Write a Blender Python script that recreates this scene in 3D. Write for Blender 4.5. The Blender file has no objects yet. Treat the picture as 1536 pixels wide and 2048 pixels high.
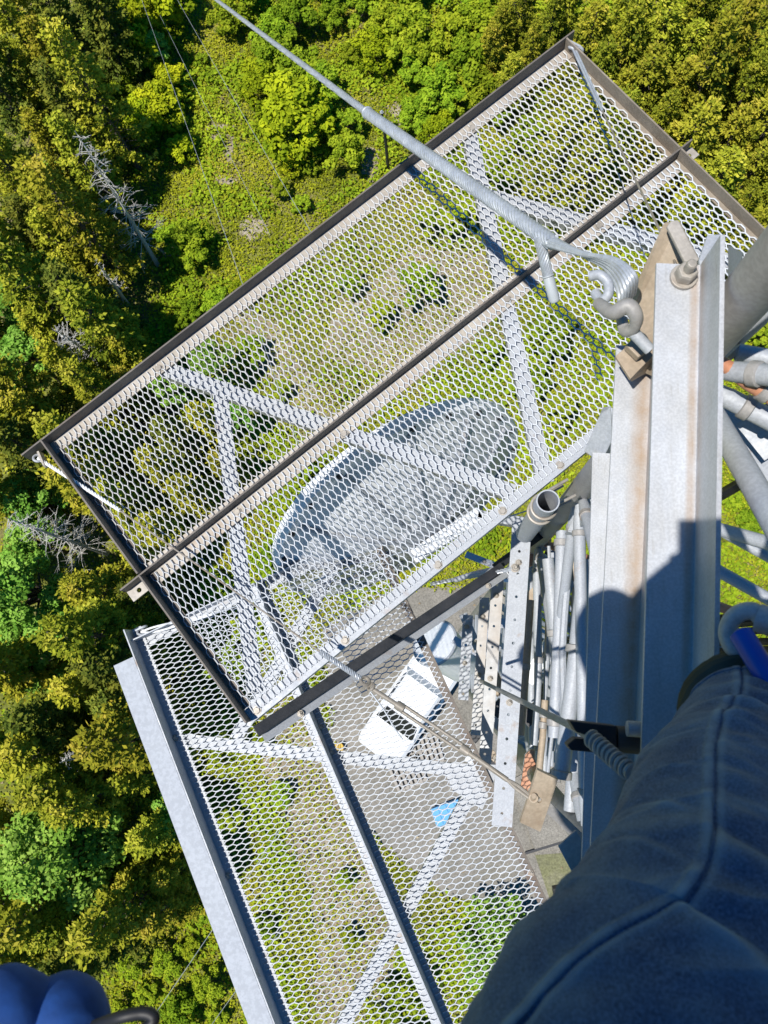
import bpy, math, random
import numpy as np
from mathutils import Vector, Matrix, Quaternion, noise
random.seed(7); rng = np.random.default_rng(11)
scene = bpy.context.scene
COL = scene.collection
PI = math.pi

# ------------------------------------------------------------------ view geometry
F = 1538.0                       # focal length in pixels of a 1536 px wide frame
NAD = (880.0, 1310.0)            # where straight down falls in the frame
ZC = 30.0                        # lens height above the ground
_dn = Vector((NAD[0]-768, -(NAD[1]-1024), -F)).normalized()
QC = _dn.rotation_difference(Vector((0, 0, -1)))
RC = QC.to_matrix()
CAM = Vector((0, 0, ZC))
def ray(x, y):
    return (RC @ Vector((x-768, -(y-1024), -F))).normalized()
def P(x, y, d):                  # the world point d metres below the lens seen at (x, y)
    w = ray(x, y)
    return CAM + w*(d/(-w.z))
def px(p):
    c = RC.transposed() @ (Vector(p)-CAM)
    return (768 + F*c.x/(-c.z), 1024 - F*c.y/(-c.z))

cam_d = bpy.data.cameras.new('camera'); cam = bpy.data.objects.new('camera', cam_d); COL.objects.link(cam)
cam.location = CAM; cam.rotation_mode = 'QUATERNION'; cam.rotation_quaternion = QC
cam_d.sensor_fit = 'HORIZONTAL'; cam_d.sensor_width = 36; cam_d.lens = 36*F/1536
cam_d.clip_start = 0.01; cam_d.clip_end = 6000
cam_d.dof.use_dof = True; cam_d.dof.focus_distance = 3.2; cam_d.dof.aperture_fstop = 16
scene.camera = cam

# ------------------------------------------------------------------ light
SUNRAY = ray(1385, 1080)
to_sun = -SUNRAY
sl = bpy.data.lights.new('sun', 'SUN'); sl.energy = 5.0; sl.angle = math.radians(0.53); sl.color = (1.0, 0.965, 0.90)
so = bpy.data.objects.new('sun', sl); COL.objects.link(so); so.location = (0, 0, 60)
so.rotation_mode = 'QUATERNION'; so.rotation_quaternion = Vector((0, 0, -1)).rotation_difference(SUNRAY)
W = bpy.data.worlds.new('World'); scene.world = W; W.use_nodes = True
nt = W.node_tree; bg = nt.nodes['Background']
sky = nt.nodes.new('ShaderNodeTexSky'); sky.sky_type = 'NISHITA'; sky.sun_disc = False
sky.sun_elevation = math.asin(to_sun.z); sky.sun_rotation = math.atan2(to_sun.x, to_sun.y)
sky.air_density = 1.0; sky.dust_density = 0.4; sky.ozone_density = 2.0
sat = nt.nodes.new('ShaderNodeHueSaturation'); sat.inputs['Saturation'].default_value = 1.9
nt.links.new(sky.outputs[0], sat.inputs['Color']); nt.links.new(sat.outputs[0], bg.inputs[0]); bg.inputs[1].default_value = 0.085
vs = scene.view_settings; vs.view_transform = 'Standard'; vs.look = 'None'; vs.exposure = 0.1; vs.gamma = 1.0
scene.cycles.use_denoising = True
scene.cycles.max_bounces = 6

# ------------------------------------------------------------------ materials
def nodes(name):
    m = bpy.data.materials.new(name); m.use_nodes = True
    t = m.node_tree
    return m, t, t.nodes['Principled BSDF']
def ramp(t, stops, fac):
    r = t.nodes.new('ShaderNodeValToRGB'); e = r.color_ramp.elements
    while len(e) < len(stops): e.new(0.5)
    for k, (p, c) in enumerate(stops): e[k].position = p; e[k].color = (*c, 1)
    t.links.new(fac, r.inputs[0]); return r.outputs[0]
def noise_n(t, scale, detail=4, rough=0.55, coord='Object', dist=0.0):
    tc = t.nodes.new('ShaderNodeTexCoord'); n = t.nodes.new('ShaderNodeTexNoise')
    n.inputs['Scale'].default_value = scale; n.inputs['Detail'].default_value = detail
    n.inputs['Roughness'].default_value = rough; n.inputs['Distortion'].default_value = dist
    t.links.new(tc.outputs[coord], n.inputs['Vector']); return n.outputs['Fac']
def bump(t, b, h, strength, dist):
    n = t.nodes.new('ShaderNodeBump'); n.inputs['Strength'].default_value = strength; n.inputs['Distance'].default_value = dist
    t.links.new(h, n.inputs['Height']); t.links.new(n.outputs[0], b.inputs['Normal'])
def mixc(t, fac, a, b):
    m = t.nodes.new('ShaderNodeMix'); m.data_type = 'RGBA'
    if isinstance(fac, float): m.inputs[0].default_value = fac
    else: t.links.new(fac, m.inputs[0])
    for k, v in ((6, a), (7, b)):
        if isinstance(v, tuple): m.inputs[k].default_value = (*v, 1)
        else: t.links.new(v, m.inputs[k])
    return m.outputs[2]
def metal(name, lo, hi, rust=(0.28, 0.17, 0.09), stain=0.0, rough=0.5, scale=14, metallic=0.25, attr=None):
    m, t, b = nodes(name)
    c = ramp(t, [(0.3, lo), (0.7, hi)], noise_n(t, scale, 6))
    sp = ramp(t, [(0.42, (0.86, 0.86, 0.86)), (0.6, (1.0, 1.0, 1.0))], noise_n(t, scale*9, 3))
    mm = t.nodes.new('ShaderNodeMix'); mm.data_type = 'RGBA'; mm.blend_type = 'MULTIPLY'; mm.inputs[0].default_value = 1
    t.links.new(c, mm.inputs[6]); t.links.new(sp, mm.inputs[7]); c = mm.outputs[2]
    if stain > 0:
        s = ramp(t, [(0.62-0.25*stain, (0, 0, 0)), (0.78, (1, 1, 1))], noise_n(t, scale*0.35, 5, 0.65))
        c = mixc(t, s, c, rust)
    if attr:
        for (sx_, sy_, lo_, p0, p1) in ((40, 3.0, 0.94, 0.38, 0.62), (9, 9, 0.90, 0.40, 0.60), (120, 14, 0.90, 0.62, 0.68)):
            tc_2 = t.nodes.new('ShaderNodeTexCoord'); mp_ = t.nodes.new('ShaderNodeMapping'); mp_.inputs['Scale'].default_value = (sx_, sy_, sx_)
            n_2 = t.nodes.new('ShaderNodeTexNoise'); n_2.inputs['Scale'].default_value = 1; n_2.inputs['Detail'].default_value = 6
            t.links.new(tc_2.outputs['Object'], mp_.inputs['Vector']); t.links.new(mp_.outputs[0], n_2.inputs['Vector'])
            m_2 = t.nodes.new('ShaderNodeMix'); m_2.data_type = 'RGBA'; m_2.blend_type = 'MULTIPLY'; m_2.inputs[0].default_value = 1
            t.links.new(c, m_2.inputs[6]); t.links.new(ramp(t, [(p0, (1, 1, 1)), (p1, (lo_, lo_*0.985, lo_*0.96))], n_2.outputs['Fac']), m_2.inputs[7]); c = m_2.outputs[2]
        a = t.nodes.new('ShaderNodeAttribute'); a.attribute_name = attr
        mu = t.nodes.new('ShaderNodeMath'); mu.operation = 'MULTIPLY'
        t.links.new(a.outputs['Fac'], mu.inputs[0])
        t.links.new(ramp(t, [(0.25, (0.35, 0.35, 0.35)), (0.75, (1, 1, 1))], noise_n(t, 22, 5, 0.7)), mu.inputs[1])
        c = mixc(t, mu.outputs[0], c, rust)
    t.links.new(c, b.inputs['Base Color']); b.inputs['Metallic'].default_value = metallic
    t.links.new(ramp(t, [(0.3, (rough-0.1,)*3), (0.7, (rough+0.12,)*3)], noise_n(t, scale*2, 4)), b.inputs['Roughness'])
    bump(t, b, noise_n(t, scale*6, 5), 0.12, 0.002)
    return m
def plain(name, col, rough=0.6, var=0.15, scale=20, metallic=0.0, bstr=0.1):
    m, t, b = nodes(name)
    lo = tuple(max(0, x*(1-var)) for x in col); hi = tuple(min(1, x*(1+var)) for x in col)
    t.links.new(ramp(t, [(0.3, lo), (0.7, hi)], noise_n(t, scale, 5)), b.inputs['Base Color'])
    b.inputs['Roughness'].default_value = rough; b.inputs['Metallic'].default_value = metallic
    bump(t, b, noise_n(t, scale*4, 4), bstr, 0.003)
    return m
M = {}
M['galv'] = metal('galvanised_steel', (0.405, 0.425, 0.46), (0.455, 0.475, 0.505), stain=0.07, scale=24, metallic=0.12, rough=0.58)
M['galv_plate'] = metal('galvanised_plate', (0.42, 0.445, 0.485), (0.45, 0.475, 0.51), stain=0.0, scale=9, metallic=0.0, rough=0.8)
M['arm_shade'] = metal('shade_toned_angle', (0.025, 0.028, 0.035), (0.05, 0.052, 0.06), rust=(0.05, 0.035, 0.025), stain=0.2, metallic=0.0, rough=0.7)  # shaded band of the support arm, painted in as a near-black base colour
M['galv_stain'] = metal('stained_galvanised_steel', (0.53, 0.555, 0.60), (0.57, 0.59, 0.63), rust=(0.33, 0.21, 0.11), attr='stain', metallic=0.1, scale=30)
M['mesh'] = metal('expanded_metal', (0.55, 0.58, 0.62), (0.66, 0.68, 0.71), stain=0.0, metallic=0.05, scale=6)
M['mesh_old'] = metal('weathered_expanded_metal', (0.53, 0.53, 0.53), (0.68, 0.675, 0.665), rust=(0.44, 0.37, 0.29), stain=0.35, metallic=0.1, scale=3)
M['rail_brown'] = metal('weathered_steel', (0.13, 0.11, 0.095), (0.22, 0.19, 0.16), rust=(0.13, 0.085, 0.06), stain=0.3, metallic=0.1, rough=0.65)
M['flange_tan'] = metal('tan_stained_steel', (0.38, 0.34, 0.29), (0.50, 0.46, 0.41), rust=(0.28, 0.19, 0.12), stain=0.3, metallic=0.1, rough=0.6)
M['tan'] = metal('tan_oxide_steel', (0.36, 0.28, 0.20), (0.48, 0.39, 0.29), rust=(0.22, 0.14, 0.08), stain=0.25, metallic=0.05, rough=0.6)
M['leg'] = metal('dull_grey_pipe', (0.30, 0.285, 0.27), (0.40, 0.385, 0.37), rust=(0.2, 0.13, 0.09), stain=0.12, metallic=0.1, rough=0.55)
M['orange'] = metal('faded_orange_paint', (0.50, 0.20, 0.10), (0.62, 0.36, 0.24), rust=(0.5, 0.45, 0.4), stain=0.3, metallic=0.0, rough=0.7)
M['white_paint'] = plain('white_paint', (0.78, 0.79, 0.80), 0.45, 0.06, 5)
M['dish'] = metal('dish_panel', (0.66, 0.67, 0.68), (0.74, 0.74, 0.73), rust=(0.55, 0.48, 0.37), stain=0.2, metallic=0.05, scale=5)
M['cable'] = metal('cable_strand', (0.40, 0.43, 0.47), (0.52, 0.55, 0.59), stain=0.0, metallic=0.3, rough=0.45)
M['wire_brown'] = metal('brown_wire', (0.24, 0.21, 0.17), (0.36, 0.32, 0.27), stain=0.3, metallic=0.1)
M['black'] = plain('black_rubber', (0.012, 0.012, 0.014), 0.55)
M['darksteel'] = plain('dark_steel', (0.035, 0.036, 0.04), 0.6)
M['bolt'] = metal('bolt_steel', (0.30, 0.27, 0.23), (0.44, 0.40, 0.35), stain=0.2, metallic=0.2)
M['blue_fabric'] = plain('blue_fabric', (0.010, 0.065, 0.27), 0.8, 0.25, 40)
M['blue_plastic'] = plain('blue_plastic', (0.01, 0.07, 0.45), 0.35, 0.1)
M['lightblue'] = plain('light_blue_plastic', (0.07, 0.33, 0.62), 0.5)
M['glass'] = plain('dark_glass', (0.01, 0.012, 0.015), 0.12)
M['tyre'] = plain('tyre_rubber', (0.02, 0.02, 0.02), 0.8)
M['wood'] = plain('grey_wood', (0.36, 0.33, 0.29), 0.8)
M['yellow'] = plain('yellow_plastic', (0.55, 0.35, 0.03), 0.6)
M['skin'] = plain('skin', (0.48, 0.27, 0.19), 0.55)
M['jacket'] = plain('jacket_cloth', (0.05, 0.055, 0.06), 0.85)
M['boot'] = plain('olive_leather', (0.035, 0.036, 0.022), 0.6, 0.3, 25)
M['hair'] = plain('hair', (0.05, 0.03, 0.02), 0.6)
M['dead'] = plain('dead_wood', (0.50, 0.48, 0.44), 0.9, 0.25, 12)
M['bark'] = plain('bark', (0.10, 0.085, 0.07), 0.95, 0.35, 14)
M['seamthread'] = plain('seam_denim', (0.045, 0.10, 0.19), 0.9)

def denim():
    m, t, b = nodes('denim')
    tc = t.nodes.new('ShaderNodeTexCoord')
    base = ramp(t, [(0.3, (0.056, 0.090, 0.170)), (0.55, (0.068, 0.108, 0.195)), (0.78, (0.092, 0.138, 0.230))], noise_n(t, 9, 6, 0.62))
    fine = ramp(t, [(0.36, (0.45, 0.46, 0.5)), (0.64, (1.55, 1.5, 1.45))], noise_n(t, 520, 3, 0.8))
    mm = t.nodes.new('ShaderNodeMix'); mm.data_type = 'RGBA'; mm.blend_type = 'MULTIPLY'; mm.inputs[0].default_value = 1
    t.links.new(base, mm.inputs[6]); t.links.new(fine, mm.inputs[7])
    a = t.nodes.new('ShaderNodeAttribute'); a.attribute_name = 'fade'
    c = mixc(t, a.outputs['Fac'], mm.outputs[2], (0.24, 0.33, 0.43))
    t.links.new(c, b.inputs['Base Color']); b.inputs['Roughness'].default_value = 0.92
    w = t.nodes.new('ShaderNodeTexWave'); w.inputs['Scale'].default_value = 160; w.inputs['Distortion'].default_value = 2
    t.links.new(tc.outputs['Object'], w.inputs['Vector'])
    bump(t, b, w.outputs['Fac'], 0.15, 0.001)
    return m
M['denim'] = denim()

def leafmat(name, stops, hue=0.08, trans=0.35):
    m = bpy.data.materials.new(name); m.use_nodes = True; t = m.node_tree; t.nodes.clear()
    out = t.nodes.new('ShaderNodeOutputMaterial')
    a = t.nodes.new('ShaderNodeAttribute'); a.attribute_name = 'tint'
    c = ramp(t, stops, a.outputs['Fac'])
    oi = t.nodes.new('ShaderNodeObjectInfo')
    hs = t.nodes.new('ShaderNodeHueSaturation')
    r1 = t.nodes.new('ShaderNodeMapRange'); r1.inputs[3].default_value = 0.5-hue*0.35; r1.inputs[4].default_value = 0.5+hue*0.35
    r2 = t.nodes.new('ShaderNodeMapRange'); r2.inputs[3].default_value = 0.78; r2.inputs[4].default_value = 1.18
    mu = t.nodes.new('ShaderNodeMath'); mu.operation = 'MULTIPLY'; mu.inputs[1].default_value = 7.31
    fr = t.nodes.new('ShaderNodeMath'); fr.operation = 'FRACT'
    t.links.new(oi.outputs['Random'], r1.inputs[0]); t.links.new(oi.outputs['Random'], mu.inputs[0])
    t.links.new(mu.outputs[0], fr.inputs[0]); t.links.new(fr.outputs[0], r2.inputs[0])
    t.links.new(r1.outputs[0], hs.inputs['Hue']); t.links.new(r2.outputs[0], hs.inputs['Value']); t.links.new(c, hs.inputs['Color'])
    d = t.nodes.new('ShaderNodeBsdfDiffuse'); tr = t.nodes.new('ShaderNodeBsdfTranslucent'); mx = t.nodes.new('ShaderNodeMixShader')
    t.links.new(hs.outputs[0], d.inputs[0]); t.links.new(hs.outputs[0], tr.inputs[0]); mx.inputs[0].default_value = trans*0.5
    t.links.new(d.outputs[0], mx.inputs[1]); t.links.new(tr.outputs[0], mx.inputs[2]); t.links.new(mx.outputs[0], out.inputs[0])
    return m
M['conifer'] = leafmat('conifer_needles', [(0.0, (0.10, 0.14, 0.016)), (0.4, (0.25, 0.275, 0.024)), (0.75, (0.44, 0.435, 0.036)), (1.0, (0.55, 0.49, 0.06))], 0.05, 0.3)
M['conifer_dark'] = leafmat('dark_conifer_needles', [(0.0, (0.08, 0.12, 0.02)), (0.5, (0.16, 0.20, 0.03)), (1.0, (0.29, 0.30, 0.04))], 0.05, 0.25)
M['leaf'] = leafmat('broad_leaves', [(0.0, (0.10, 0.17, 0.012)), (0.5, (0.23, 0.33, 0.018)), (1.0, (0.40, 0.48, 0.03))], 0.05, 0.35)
M['leaf_bright'] = leafmat('bright_broad_leaves', [(0.0, (0.09, 0.21, 0.025)), (0.5, (0.20, 0.40, 0.05)), (1.0, (0.36, 0.56, 0.10))], 0.04, 0.35)
M['leaf_yellow'] = leafmat('yellow_green_leaves', [(0.0, (0.15, 0.21, 0.01)), (0.5, (0.31, 0.38, 0.015)), (1.0, (0.50, 0.54, 0.02))], 0.04, 0.35)
M['heath'] = leafmat('heath_leaves', [(0.0, (0.15, 0.175, 0.014)), (0.4, (0.285, 0.31, 0.018)), (0.8, (0.42, 0.43, 0.026)), (1.0, (0.45, 0.39, 0.07))], 0.0, 0.3)
M['fern'] = leafmat('bright_ground_leaves', [(0.0, (0.17, 0.26, 0.016)), (0.5, (0.33, 0.45, 0.024)), (1.0, (0.51, 0.59, 0.04))], 0.0, 0.35)
M['dryleaf'] = leafmat('dry_ground_leaves', [(0.0, (0.18, 0.13, 0.07)), (0.5, (0.33, 0.25, 0.15)), (1.0, (0.48, 0.41, 0.28))], 0.0, 0.2)

def groundmat():
    m, t, b = nodes('heath_soil')
    c1 = ramp(t, [(0.3, (0.14, 0.155, 0.022)), (0.5, (0.20, 0.215, 0.035)), (0.62, (0.23, 0.19, 0.08)), (0.75, (0.34, 0.28, 0.17))], noise_n(t, 0.35, 8, 0.65))
    c2 = ramp(t, [(0.35, (0.45, 0.45, 0.45)), (0.65, (1.2, 1.2, 1.2))], noise_n(t, 9, 6, 0.7))
    mm = t.nodes.new('ShaderNodeMix'); mm.data_type = 'RGBA'; mm.blend_type = 'MULTIPLY'; mm.inputs[0].default_value = 1
    t.links.new(c1, mm.inputs[6]); t.links.new(c2, mm.inputs[7]); t.links.new(mm.outputs[2], b.inputs['Base Color'])
    b.inputs['Roughness'].default_value = 1.0; bump(t, b, noise_n(t, 12, 6), 0.6, 0.05)
    return m
def gravelmat(name, cols, sc):
    m, t, b = nodes(name)
    c1 = ramp(t, [(0.3, cols[0]), (0.55, cols[1]), (0.75, cols[2])], noise_n(t, 0.8, 8, 0.65))
    c2 = ramp(t, [(0.35, (0.6, 0.6, 0.6)), (0.65, (1.25, 1.25, 1.25))], noise_n(t, sc, 5, 0.8))
    mm = t.nodes.new('ShaderNodeMix'); mm.data_type = 'RGBA'; mm.blend_type = 'MULTIPLY'; mm.inputs[0].default_value = 1
    t.links.new(c1, mm.inputs[6]); t.links.new(c2, mm.inputs[7]); t.links.new(mm.outputs[2], b.inputs['Base Color'])
    b.inputs['Roughness'].default_value = 1.0; bump(t, b, noise_n(t, sc, 5), 0.5, 0.03)
    return m
M['soil'] = groundmat()
M['gravel'] = gravelmat('grey_gravel', [(0.19, 0.18, 0.15), (0.26, 0.24, 0.205), (0.35, 0.325, 0.28)], 14)
M['trailmat'] = gravelmat('beige_trail', [(0.20, 0.17, 0.11), (0.33, 0.28, 0.20), (0.46, 0.41, 0.32)], 9)
M['concrete'] = gravelmat('concrete', [(0.22, 0.20, 0.17), (0.28, 0.26, 0.22), (0.34, 0.31, 0.27)], 20)
M['mossy'] = gravelmat('mossy_gravel', [(0.16, 0.155, 0.10), (0.20, 0.20, 0.10), (0.25, 0.235, 0.16)], 14)

# ------------------------------------------------------------------ mesh helpers
SC = [1.0]
def IN(p): return CAM+(Vector(p)-CAM)/SC[0]
def OUT(p): return CAM+(Vector(p)-CAM)*SC[0]
class MB:
    def __init__(s): s.v = []; s.f = []; s.att = {}
    def add(s, vs, fs):
        o = len(s.v); s.v += [Vector(p) for p in vs]; s.f += [tuple(i+o for i in f) for f in fs]; return o
    def box(s, o, a, b, c):            # corner o, three edge vectors
        o, a, b, c = map(Vector, (o, a, b, c))
        if a.cross(b).dot(c) < 0: o, a = o+a, -a
        s.add([o, o+a, o+a+b, o+b, o+c, o+a+c, o+a+b+c, o+b+c],
              [(0, 3, 2, 1), (4, 5, 6, 7), (0, 1, 5, 4), (1, 2, 6, 5), (2, 3, 7, 6), (3, 0, 4, 7)])
    def cbox(s, c, a, b, n): s.box(Vector(c)-Vector(a)/2-Vector(b)/2-Vector(n)/2, a, b, n)
    def bar(s, p, q, w, h, up=(0, 0, 1)):
        p, q = Vector(p), Vector(q); d = (q-p); up = Vector(up)
        x = d.cross(up).normalized()*w; z = x.cross(d).normalized()*h
        s.box(p-x/2-z/2, d, x, z)
    def angle(s, p, q, a, la, b, lb, t):   # L profile: legs along a and b from the heel line p-q
        p, q, a, b = Vector(p), Vector(q), Vector(a).normalized(), Vector(b).normalized(); d = q-p
        s.box(p, d, a*la, b*t); s.box(p+b*t, d, a*t, b*(lb-t))
    def tube(s, pts, r, n=10, cap=True):
        pts = [Vector(p) for p in pts]; m = len(pts)
        rs = r if isinstance(r, (list, tuple)) else [r]*m
        prev = None; rings = []
        for i, p in enumerate(pts):
            t = (pts[min(i+1, m-1)]-pts[max(i-1, 0)]).normalized()
            if prev is None:
                prev = t.orthogonal().normalized()
            prev = (prev-t*prev.dot(t)).normalized(); bb = t.cross(prev)
            rings.append([p+(prev*math.cos(2*PI*k/n)+bb*math.sin(2*PI*k/n))*rs[i] for k in range(n)])
        o = len(s.v)
        for rg in rings: s.v += rg
        for i in range(m-1):
            for k in range(n):
                s.f.append((o+i*n+k, o+i*n+(k+1) % n, o+(i+1)*n+(k+1) % n, o+(i+1)*n+k))
        if cap:
            s.f.append(tuple(o+k for k in range(n))[::-1]); s.f.append(tuple(o+(m-1)*n+k for k in range(n)))
    def cyl(s, p, q, r, n=16): s.tube([p, q], r, n)
    def pipe(s, p, q, ro, ri, n=24):       # open ended pipe
        p, q = Vector(p), Vector(q); t = (q-p).normalized(); x = t.orthogonal().normalized(); y = t.cross(x)
        c = lambda o, r: [o+(x*math.cos(2*PI*k/n)+y*math.sin(2*PI*k/n))*r for k in range(n)]
        o = s.add(c(p, ro)+c(q, ro)+c(q, ri)+c(p, ri), [])
        for a in range(4):
            for k in range(n):
                b = (a+1) % 4
                s.f.append((o+a*n+k, o+a*n+(k+1) % n, o+b*n+(k+1) % n, o+b*n+k))
    def torus(s, c, nrm, R, r, a0=0, a1=2*PI, n=24, k=8, x=None):
        nrm = Vector(nrm).normalized(); x = Vector(x).normalized() if x else nrm.orthogonal().normalized(); y = nrm.cross(x)
        pts = [Vector(c)+(x*math.cos(a0+(a1-a0)*i/n)+y*math.sin(a0+(a1-a0)*i/n))*R for i in range(n+1)]
        s.tube(pts, r, k)
    def hexa(s, c, nrm, r, h, dome=True):  # washer, hex head, stud
        nrm = Vector(nrm).normalized(); c = Vector(c)
        s.tube([c, c+nrm*h*0.25], r*1.25, 18)
        s.tube([c+nrm*h*0.25, c+nrm*h*0.85, c+nrm*h], [r, r, r*0.86], 6)
        if dome: s.tube([c+nrm*h, c+nrm*h*1.6, c+nrm*h*1.75], [r*0.5, r*0.5, r*0.4], 12)
    def prism(s, pts, off):                # polygon extruded by the vector off
        pts = [Vector(p) for p in pts]; off = Vector(off); n = len(pts); o = s.add(pts+[p+off for p in pts], [])
        nn = sum(((pts[i]-pts[0]).cross(pts[i+1]-pts[0]) for i in range(1, n-1)), Vector())
        A = tuple(range(o, o+n)); B = tuple(range(o+n, o+2*n))
        if nn.dot(off) > 0: s.f += [A[::-1], B]; sg = 1
        else: s.f += [A, B[::-1]]; sg = -1
        for i in range(n):
            q = (A[i], A[(i+1) % n], B[(i+1) % n], B[i]); s.f.append(q if sg > 0 else q[::-1])
    def holed(s, c, ax, ay, t, r, n=16):   # plate centred at c with a round hole
        c, ax, ay = Vector(c), Vector(ax), Vector(ay); nz = ax.cross(ay).normalized()*t
        ux, uy = ax.normalized(), ay.normalized(); hx, hy = ax.length/2, ay.length/2
        out, inn = [], []
        for k in range(n):
            a = 2*PI*(k+0.5)/n; cx, cy = math.cos(a), math.sin(a); q = min(hx/max(abs(cx), 1e-6), hy/max(abs(cy), 1e-6))
            out.append([max(-hx, min(hx, cx*q)), max(-hy, min(hy, cy*q))]); inn.append((cx*r, cy*r))
        for sx in (-1, 1):
            for sy in (-1, 1):
                k = min(range(n), key=lambda i: (out[i][0]-sx*hx)**2+(out[i][1]-sy*hy)**2); out[k] = [sx*hx, sy*hy]
        w = lambda q, z: c+ux*q[0]+uy*q[1]+nz*z
        o = s.add([w(q, 0.5) for q in out]+[w(q, 0.5) for q in inn]+[w(q, -0.5) for q in inn]+[w(q, -0.5) for q in out], [])
        for a in range(4):
            for k in range(n):
                b = (a+1) % 4; s.f.append((o+a*n+k, o+a*n+(k+1) % n, o+b*n+(k+1) % n, o+b*n+k))
    def build(s, name, mat, parent=None, smooth=False, attr=None, bevel=0.0):
        off = Vector((0, 0, 0)); q = parent
        while q is not None: off += Vector(q.location); q = q.parent
        me = bpy.data.meshes.new(name); me.from_pydata([tuple((OUT(p) if SC[0] != 1.0 else p)-off) for p in s.v], [], s.f); me.update()
        me.materials.append(mat)
        if smooth:
            me.polygons.foreach_set('use_smooth', [True]*len(me.polygons))
            try: me.set_sharp_from_angle(angle=math.radians(40))
            except Exception: pass
        if attr:
            a = me.attributes.new(attr[0], 'FLOAT', 'POINT'); a.data.foreach_set('value', attr[1])
        o = bpy.data.objects.new(name, me); COL.objects.link(o); o.parent = parent
        if bevel:
            bm = o.modifiers.new('edge', 'BEVEL'); bm.width = bevel; bm.segments = 2; bm.limit_method = 'ANGLE'
        return o
def tag(o, label=None, cat=None, group=None, kind=None):
    if label: o['label'] = label
    if cat: o['category'] = cat
    if group: o['group'] = group
    if kind: o['kind'] = kind
    return o
def thing(name, label, cat, loc=(0, 0, 0), group=None):
    o = bpy.data.objects.new(name, None); COL.objects.link(o); o.location = OUT(loc) if SC[0] != 1.0 else loc; o.empty_display_size = 0.2
    return tag(o, label, cat, group)
def dup(root, loc, rz, sc, label, group):
    def cp(o, par):
        c = o.copy(); COL.objects.link(c); c.parent = par
        for ch in list(o.children): cp(ch, c)
        return c
    r = cp(root, None); r.location = loc; r.rotation_euler = (0, 0, rz); r.scale = (sc, sc, sc*random.uniform(0.92, 1.1))
    r['label'] = label; r['group'] = group
    return r
Z = Vector((0, 0, 1))
def curve(pts, n):
    pts = [Vector(p) for p in pts]; out = []
    for i in range(len(pts)-1):
        p0, p1, p2, p3 = pts[max(i-1, 0)], pts[i], pts[i+1], pts[min(i+2, len(pts)-1)]
        for k in range(n):
            t = k/n
            out.append(0.5*((2*p1)+(p2-p0)*t+(2*p0-5*p1+4*p2-p3)*t*t+(3*p1-p0-3*p2+p3)*t**3))
    out.append(pts[-1]); return out

def npmesh(name, verts, faces, mat, tint=None, parent=None):
    me = bpy.data.meshes.new(name); nv = len(verts); nf = len(faces); k = faces.shape[1]
    me.vertices.add(nv); me.vertices.foreach_set('co', np.ascontiguousarray(verts, dtype=np.float32).ravel())
    me.loops.add(nf*k); me.loops.foreach_set('vertex_index', np.ascontiguousarray(faces, dtype=np.int32).ravel())
    me.polygons.add(nf); me.polygons.foreach_set('loop_start', np.arange(0, nf*k, k, dtype=np.int32))
    me.polygons.foreach_set('loop_total', np.full(nf, k, dtype=np.int32))
    me.materials.append(mat); me.update(); me.validate()
    if tint is not None:
        a = me.attributes.new('tint', 'FLOAT', 'FACE'); a.data.foreach_set('value', np.ascontiguousarray(tint, dtype=np.float32))
    o = bpy.data.objects.new(name, me); COL.objects.link(o); o.parent = parent
    return o
def leafquads(c, long_, wide_, nrm=None, dirs=None):
    """pointed leaf faces (4 corners, kite) at c; long_/wide_ half lengths per leaf"""
    n = len(c)
    if nrm is None:
        nrm = rng.normal(size=(n, 3)); nrm[:, 2] = np.abs(nrm[:, 2])+0.5
    nrm = nrm/np.linalg.norm(nrm, axis=1, keepdims=True)
    if dirs is None: dirs = rng.normal(size=(n, 3))
    d = dirs-nrm*(dirs*nrm).sum(1, keepdims=True); d /= np.linalg.norm(d, axis=1, keepdims=True)+1e-9
    e = np.cross(nrm, d)
    L = long_[:, None]; Wd = wide_[:, None]
    v = np.stack([c-d*L, c+e*Wd+d*L*0.1, c+d*L, c-e*Wd+d*L*0.1], 1).reshape(-1, 3)
    return v, np.arange(4*n).reshape(n, 4)

# ------------------------------------------------------------------ ground
GX0, GX1, GY0, GY1 = -32, 30, -32, 38
def gh(x, y):
    return 0.18*noise.noise(Vector((x*0.16, y*0.16, 1.3)))+0.05*noise.noise(Vector((x*0.7, y*0.7, 4.1)))
PADC = P(930, 1560, ZC)
def in_poly(x, y, poly):
    c = False; n = len(poly)
    for i in range(n):
        x1, y1 = poly[i]; x2, y2 = poly[i-1]
        if (y1 > y) != (y2 > y) and x < (x2-x1)*(y-y1)/(y2-y1)+x1: c = not c
    return c
def gpt(x, y): q = P(x, y, ZC); return (q.x, q.y)
pad_poly = [gpt(*q) for q in ((640, 1250), (800, 1170), (1010, 1180), (1180, 1330), (1330, 1480), (1420, 1700), (1330, 1900), (1080, 1860), (880, 1790), (720, 1650), (660, 1480))]
def flat_at(x, y):
    return in_poly(x, y, pad_poly)
mb = MB(); nx, ny = 110, 124
for j in range(ny+1):
    for i in range(nx+1):
        x = GX0+(GX1-GX0)*i/nx; y = GY0+(GY1-GY0)*j/ny
        edge = (i in (0, nx)) or (j in (0, ny))
        mb.v.append(Vector((x, y, 0 if edge else gh(x, y)*max(0.0, min(1.0, (math.hypot(x-PADC.x, y-PADC.y)-7)/3)))))
for j in range(ny):
    for i in range(nx):
        a = j*(nx+1)+i; mb.f.append((a, a+1, a+nx+2, a+nx+1))
B = 3000
o = len(mb.v); mb.v += [Vector(p) for p in ((-B, -B, 0), (B, -B, 0), (B, B, 0), (-B, B, 0))]
c00, c10, c11, c01 = 0, nx, (ny+1)*(nx+1)-1, ny*(nx+1)
mb.f.append((o, o+1)+tuple(range(c10, c00-1, -1)))
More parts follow.
